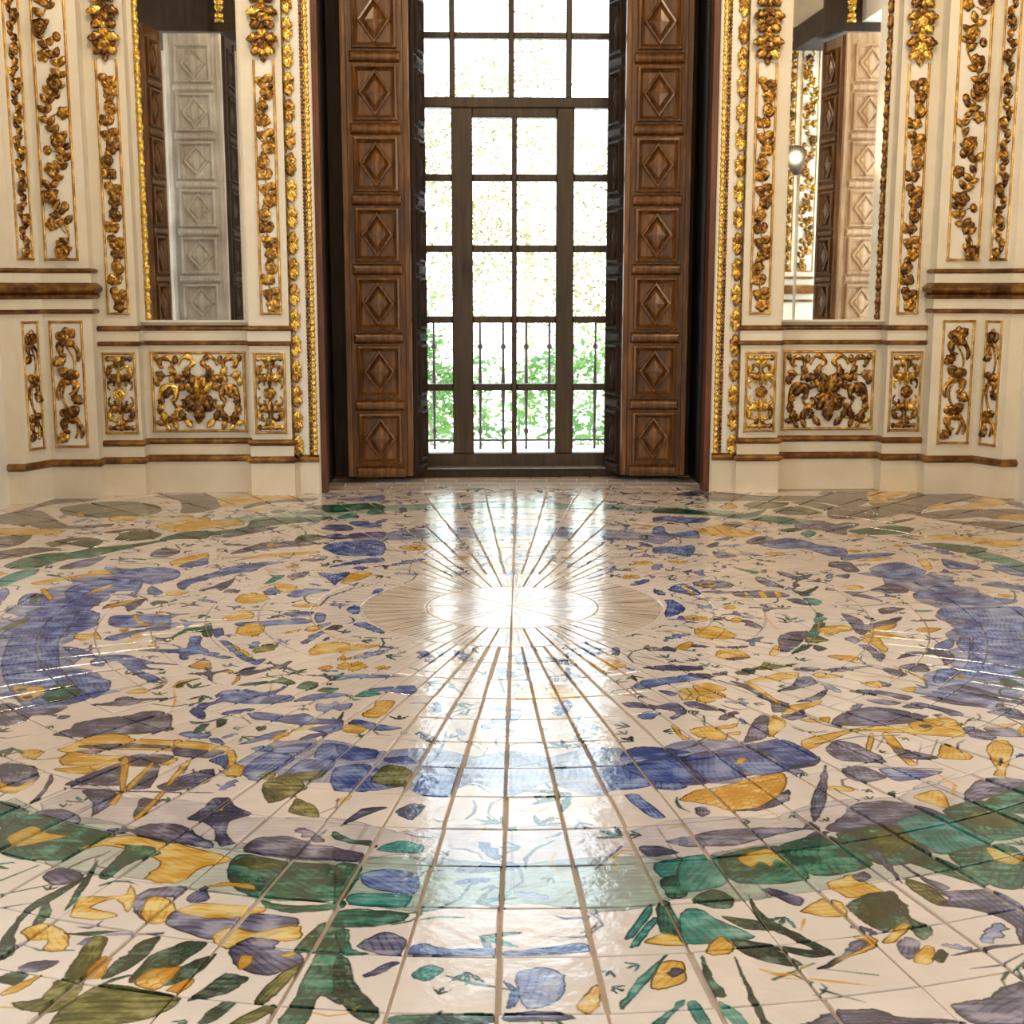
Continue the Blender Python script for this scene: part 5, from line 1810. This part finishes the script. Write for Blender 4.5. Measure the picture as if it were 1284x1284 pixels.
def put_shutter(o, x, y, z, ang):
    o.matrix_world = ROOM @ Matrix.Translation((x, y, z)) @ Matrix.Rotation(ang, 4, 'Z')
PITCH = .4275
def leafpair(xc, w, ang, name_s):
    o = shutter(w, 3.50, PITCH, .245, M_WOOD, 9)
    put_shutter(o, xc, 3.33, .045, ang)
    return o
o = leafpair(-.858, .422, math.radians(2), -1)
tag(o, 'open walnut shutter leaf with diamond panels, window side of the pale-shutter mirror', 'shutter', 'window shutters')
o = leafpair(.900, .420, math.radians(-4), 1)
tag(o, 'open walnut shutter leaf with diamond panels, window side of the brown-shutter mirror', 'shutter', 'window shutters')
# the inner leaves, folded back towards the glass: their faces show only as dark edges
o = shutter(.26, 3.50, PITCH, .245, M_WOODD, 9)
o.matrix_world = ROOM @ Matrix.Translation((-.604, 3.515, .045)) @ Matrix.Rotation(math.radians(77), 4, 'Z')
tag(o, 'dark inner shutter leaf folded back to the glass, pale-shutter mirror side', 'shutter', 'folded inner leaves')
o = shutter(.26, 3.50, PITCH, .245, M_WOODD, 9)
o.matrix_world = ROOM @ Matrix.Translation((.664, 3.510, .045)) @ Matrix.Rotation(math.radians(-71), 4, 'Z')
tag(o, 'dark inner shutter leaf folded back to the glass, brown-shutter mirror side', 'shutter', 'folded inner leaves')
# shutters of the side windows: real leaves standing where the mirrors show them
mir_p = ROOM @ Vector((0, 2.988, 0)); mir_n = (ROOM.to_3x3() @ Vector((0, -1, 0))).normalized()
def unmirror(px, zc):
    """floor point of a thing seen in a mirror at photo column px and optical depth zc"""
    v = Vector(((px - 642) / F_PX * zc, CAM_Y + (zc + .1) / _c, 0))
    return v - mir_n * (2 * (v - mir_p).dot(mir_n))
def side_shutter(pa, za, pb, zb, mat, lab):
    A, B = unmirror(pa, za), unmirror(pb, zb)
    d = B - A
    o = shutter(d.length, 3.50, PITCH, .245, mat, 9)
    ang = math.atan2(d.y, d.x)
    n = Vector((math.sin(ang), -math.cos(ang), 0))
    if n.dot(mir_p - A) < 0: ang += PI
    o.matrix_world = Matrix.Translation((A + B) / 2 + Vector((0, 0, .01))) @ Matrix.Rotation(ang, 4, 'Z')
    tag(o, lab, 'shutter', 'side window shutters')
M_WOODL = mat_wood('lit_walnut', (0.30, 0.17, 0.09), (0.55, 0.36, 0.21), (0.74, 0.54, 0.36), 0.35)  # walnut made lighter: the light on this leaf is in its colour
M_WOODG = mat_wood('daylit_walnut', (0.45, 0.42, 0.38), (0.70, 0.67, 0.63), (0.86, 0.84, 0.81), 0.35)  # walnut made pale: daylight from the big window put into the colour
side_shutter(214, 12.09, 284, 12.09, M_WOODG, 'pale daylit shutter leaf of a side window seen in one mirror')
side_shutter(188, 11.62, 210, 12.02, M_WOOD, 'dark shutter leaf set at an angle beside the pale side shutter')
side_shutter(288, 12.2, 300, 12.7, M_WOODD, 'dark narrow leaf behind the pale side shutter')
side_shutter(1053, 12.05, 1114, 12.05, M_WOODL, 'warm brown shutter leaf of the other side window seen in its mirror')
side_shutter(1024, 12.55, 1049, 12.15, M_WOOD, 'second brown leaf folded behind the warm brown side shutter')
# dark timber pelmets above the side shutters
for pa, pb, pg in ((180, 305, 286), (1020, 1120, 1052)):
    A, B = unmirror(pa, 12.25), unmirror(pb, 12.25)
    m = MB(); m.box(min(A.x, B.x), max(A.x, B.x), min(A.y, B.y) - .9, max(A.y, B.y), 3.54, 3.75); m.box(min(A.x, B.x), max(A.x, B.x), max(A.y, B.y), max(A.y, B.y) + .06, 3.54, 4.4)
    o = m.build('trim_pelmet', M_WOODD); tag(o, kind='structure')
    Gp = unmirror(pg, 12.0)
    m = MB(); loops = []
    for i in range(121):
        q_ = .035 * (1 + .35 * math.sin(i * .8) * math.cos(i * .31))
        loops.append([(Gp.x + q_ * math.cos(t), Gp.y + .12 + q_ * math.sin(t), 3.56 + i * .01) for t in np.linspace(0, 2 * PI, 9)[:-1]])
    m.ring(loops, True); m.build('gilt_edge', M_GOLDB, o, False)
# pier between side window and room, with its garland, caught by the brown-shutter mirror
A, B = unmirror(976, 13.2), unmirror(1022, 13.2)
mid = (A + B) / 2
m = MB(); m.box(-(A - B).length / 2, (A - B).length / 2, -.35, 0, -.01, TOP)
for z0, z1, o_ in ((1.10, 1.125, .02), (1.18, 1.27, .04), (1.33, 1.355, .022)):
    pass
o = m.build('trim_pier', M_CREAM); o.matrix_world = Matrix.Translation(mid) @ Matrix.Rotation(ROOM_ROT * 2, 4, 'Z'); tag(o, kind='structure')
pier_o = o
for z0, z1, t_ in ((1.10, 1.125, .02), (1.18, 1.27, .04), (1.33, 1.355, .022), (.30, .34, .03)):
    m = MB(); m.box(-(A - B).length / 2, (A - B).length / 2, -.02, t_, z0, z1); m.build('moulding', M_TRIM, pier_o)
for x, w_, fn in ((.09, .18, 'w'), (-.09, .10, 'd')):
    c = Carving('pier_garland', ROOM.inverted() @ pier_o.matrix_world @ wall_frame(x, 0, 1.40, PI), 77)
    c.ph = 0
    (garland_wide if fn == 'w' else garland_dense)(c, w_, 2.4, .4)
    tag(c.root, ('broad' if fn == 'w' else 'slim') + ' gilt garland on a side pier, seen beside the lamp in the mirror', 'carving', 'pier garlands')

# ------------------------------------------------------------------ standing lamp (seen in the mirror), ceiling lamps
L0 = unmirror(999, 12.4)
lamp = empty('standing_lamp', Matrix.Translation(L0))
m = MB(); m.lathe([(0, .03), (.15, .028), (.16, .0), (0, 0)][::-1], seg=20); m.build('base', M_IRON, lamp)
m = MB(); m.tube([(0, 0, .02), (0, 0, 2.30)], .014, 8); m.build('pole', M_STONE, lamp)
m = MB(); m.tube([(-.02, 0, 2.30), (-.04, .04, 2.38), (-.09, .16, 2.46)], [.03, .07, .11], 14, cap=False); refl = m.build('reflector', M_IRON, lamp)
m = MB(); m.lathe([(0, 2.40), (.018, 2.41), (.022, 2.43), (.012, 2.45), (0, 2.455)], -.05, .08, 10)
M_BULB, nt, b = new_mat('lamp_bulb')
b.inputs['Emission Color'].default_value = (1, .78, .45, 1); b.inputs['Emission Strength'].default_value = 7
m.build('bulb', M_BULB, refl)
tag(lamp, 'thin standing lamp with a lit reflector, seen in the brown-shutter mirror', 'lamp')
add_light('standing_lamp_light', 'SPOT', tuple(L0 + Vector((-.07, .13, 2.44))), Vector((-.15, 4.2, -.35)).to_track_quat('-Z', 'Y').to_euler(), 110, (1, .80, .55), spot_size=1.9, spot_blend=.8, shadow_soft_size=.015)
def ceiling_lamp(x, y, e, lab, col=(1, .80, .56)):
    r = empty('ceiling_lamp', Matrix.Translation((x, y, 0)))
    m = MB(); m.tube([(0, 0, TOP), (0, 0, 4.45)], .012, 6); m.build('rod', M_IRON, r)
    m = MB(); m.lathe([(.05, 4.47), (.20, 4.42), (.26, 4.33)], seg=20); m.build('lamp_shade', M_GOLDD, r)
    m = MB(); m.lathe([(0, 4.30), (.05, 4.32), (.07, 4.37), (.04, 4.42), (0, 4.44)], seg=12); m.build('bulb', M_BULB, r)
    tag(r, lab, 'lamp', 'ceiling lamps')
    add_light('ceiling_lamp_light', 'POINT', (x, y, 4.22), (0, 0, 0), e, col, shadow_soft_size=.16)
ceiling_lamp(-1.55, 0.9, 125, 'hanging lamp with gilt shade, white side wall end')
ceiling_lamp(1.75, 0.9, 140, 'hanging lamp with gilt shade, cream side wall end')
ceiling_lamp(0.0, -4.2, 130, 'hanging lamp with gilt shade over the plain floor', (1, .70, .42))

# daylight openings: portals help the renderer find the sky through them
def portal(loc, rot, sx, sy):
    o = add_light('window_portal', 'AREA', loc, rot, 1, (1, 1, 1), shape='RECTANGLE', size=sx, size_y=sy)
    o.data.cycles.is_portal = True
portal((.05, 3.86, 1.85), (-PI / 2, 0, 0), 1.8, 3.6)
portal((-4.15, -1.7, 1.8), (0, -PI / 2, 0), 3.6, 2.0)
portal((3.90, -1.7, 1.8), (0, PI / 2, 0), 3.6, 2.0)
portal((-4.05, -5.8, 1.8), (0, -PI / 2, 0), 3.6, 1.6)
portal((3.95, -5.8, 1.8), (0, PI / 2, 0), 3.6, 1.6)

# ------------------------------------------------------------------ outside: balcony, railing, garden
m = MB(); m.box(-1.9, 1.9, 3.825, 4.40, -.06, .115)
tag(place(m.build('balcony_slab', M_STONE)), 'pale stone balcony ledge outside the window', 'ledge', kind='structure')
rail = empty('balcony_railing', ROOM @ Matrix.Translation((0, 4.20, .115)))
tag(rail, 'dark iron balcony railing with turned bars outside the window', 'railing')
bm_ = MB()
prof = [(.009, 0), (.009, .10), (.018, .12), (.018, .135), (.009, .15), (.011, .30), (.016, .44), (.010, .60), (.008, .70), (.019, .715), (.019, .73), (.008, .745), (.008, .90)]
bm_.lathe(prof, seg=8)
bme = bm_.mesh('bar', M_IRON)
for k in range(-11, 12):
    o = bpy.data.objects.new('bar', bme); link(o, rail); o.location = (k * .1625 - .045, 0, 0)
m = MB(); m.box(-1.85, 1.85, -.02, .02, .895, .925); m.build('top_rail', M_IRON, rail)
m = MB(); m.box(-1.85, 1.85, -.012, .012, .055, .07); m.build('lower_rail', M_IRON, rail)
def mat_ground():
    return mat_paint('pale_gravel', (0.72, 0.70, 0.64), (0.86, 0.85, 0.80), .9, 2)
m = MB(); m.box(-40, 40, 4.41, 70, -.6, -.5)
tag(m.build('garden_ground', mat_ground()), 'bright sunlit garden ground beyond the balcony', 'ground', kind='structure')
def foliage_mesh(rnd, n, sampler, size, mat, name, parent):
    vs, fs = [], []
    for i in range(n):
        p = sampler()
        s = size * rnd.uniform(.6, 1.35)
        R = Euler((rnd.uniform(0, 6.28), rnd.uniform(0, 6.28), rnd.uniform(0, 6.28))).to_matrix()
        k = len(vs)
        for q in ((0, -1, 0), (.42, -.1, .08), (0, 1, 0), (-.42, -.1, .08)):
            vs.append(tuple(Vector(p) + R @ (Vector(q) * s)))
        fs.append((k, k + 1, k + 2, k + 3))
    me = bpy.data.meshes.new(name)
    me.from_pydata(vs, [], fs); me.materials.append(mat); me.update()
    o = link(bpy.data.objects.new(name, me), parent)
    o['kind'] = 'stuff'
    return o
def garden_tree(name, x, y, z0, hgt, spread, n, size, mat, seed, lab, droop=0.0, nb=10, zlow=.35):
    rnd = random.Random(seed)
    r = empty(name, Matrix.Translation((x, y, z0)))
    m = MB(); m.tube([(0, 0, 0), (.05, .03, hgt * .3), (-.04, .05, hgt * .6), (.02, 0, hgt * .85)], [hgt * .012, hgt * .010, hgt * .007, hgt * .004], 8)
    m.build('trunk', M_BARK, r)
    m = MB(); paths = []
    for b in range(nb):
        a = rnd.uniform(0, 6.28); z = hgt * rnd.uniform(zlow, .85)
        L = spread * rnd.uniform(.6, 1.0)
        pts = []
        for i in range(6):
            t = i / 5
            pts.append(Vector((math.cos(a) * L * t + rnd.uniform(-.06, .06), math.sin(a) * L * t * .8, z + hgt * .16 * t * (1 - 1.2 * t) - droop * t * t * hgt * .3)))
        m.tube(pts, [hgt * .0035 * (1 - .75 * i / 5) for i in range(6)], 5)
        paths.append(pts)
    m.build('branches', M_BARK, r)
    def samp():
        pts = rnd.choice(paths); t = rnd.uniform(.25, .999) * 5; i = int(t)
        p = pts[i].lerp(pts[min(i + 1, 5)], t - i)
        g = spread * .13
        return p + Vector((rnd.gauss(0, g), rnd.gauss(0, g), rnd.gauss(0, g * 1.1) - droop * abs(rnd.gauss(0, g * 2))))
    foliage_mesh(rnd, n, samp, size, mat, 'foliage', r)
    tag(r, lab, 'tree', 'trees beyond the balcony')
garden_tree('garden_tree', -1.6, 9.0, -.5, 4.4, 1.7, 5200, .030, M_LEAF, 1, 'pale sparse tree beyond the railing, seen behind the door post', .6, 14, .25)
garden_tree('garden_tree', 1.3, 8.2, -.5, 4.0, 1.5, 5200, .028, M_LEAF, 2, 'pale olive-green tree beyond the railing with drooping twigs', .7, 14, .25)
garden_tree('garden_tree', .2, 12.5, -.5, 6.2, 1.9, 4500, .035, M_LEAF, 3, 'taller thin tree farther out with scattered leaves', .5, 12, .3)
garden_tree('garden_shrub', -.75, 6.3, -.5, 1.65, .75, 1700, .042, M_LEAFG, 4, 'fresh green shrub close behind the railing by the fixed panes', .2, 12, .3)
garden_tree('garden_shrub', .45, 6.7, -.5, 1.30, .75, 1100, .042, M_LEAFG, 5, 'lower green shrub behind the middle of the railing', .2, 12, .3)
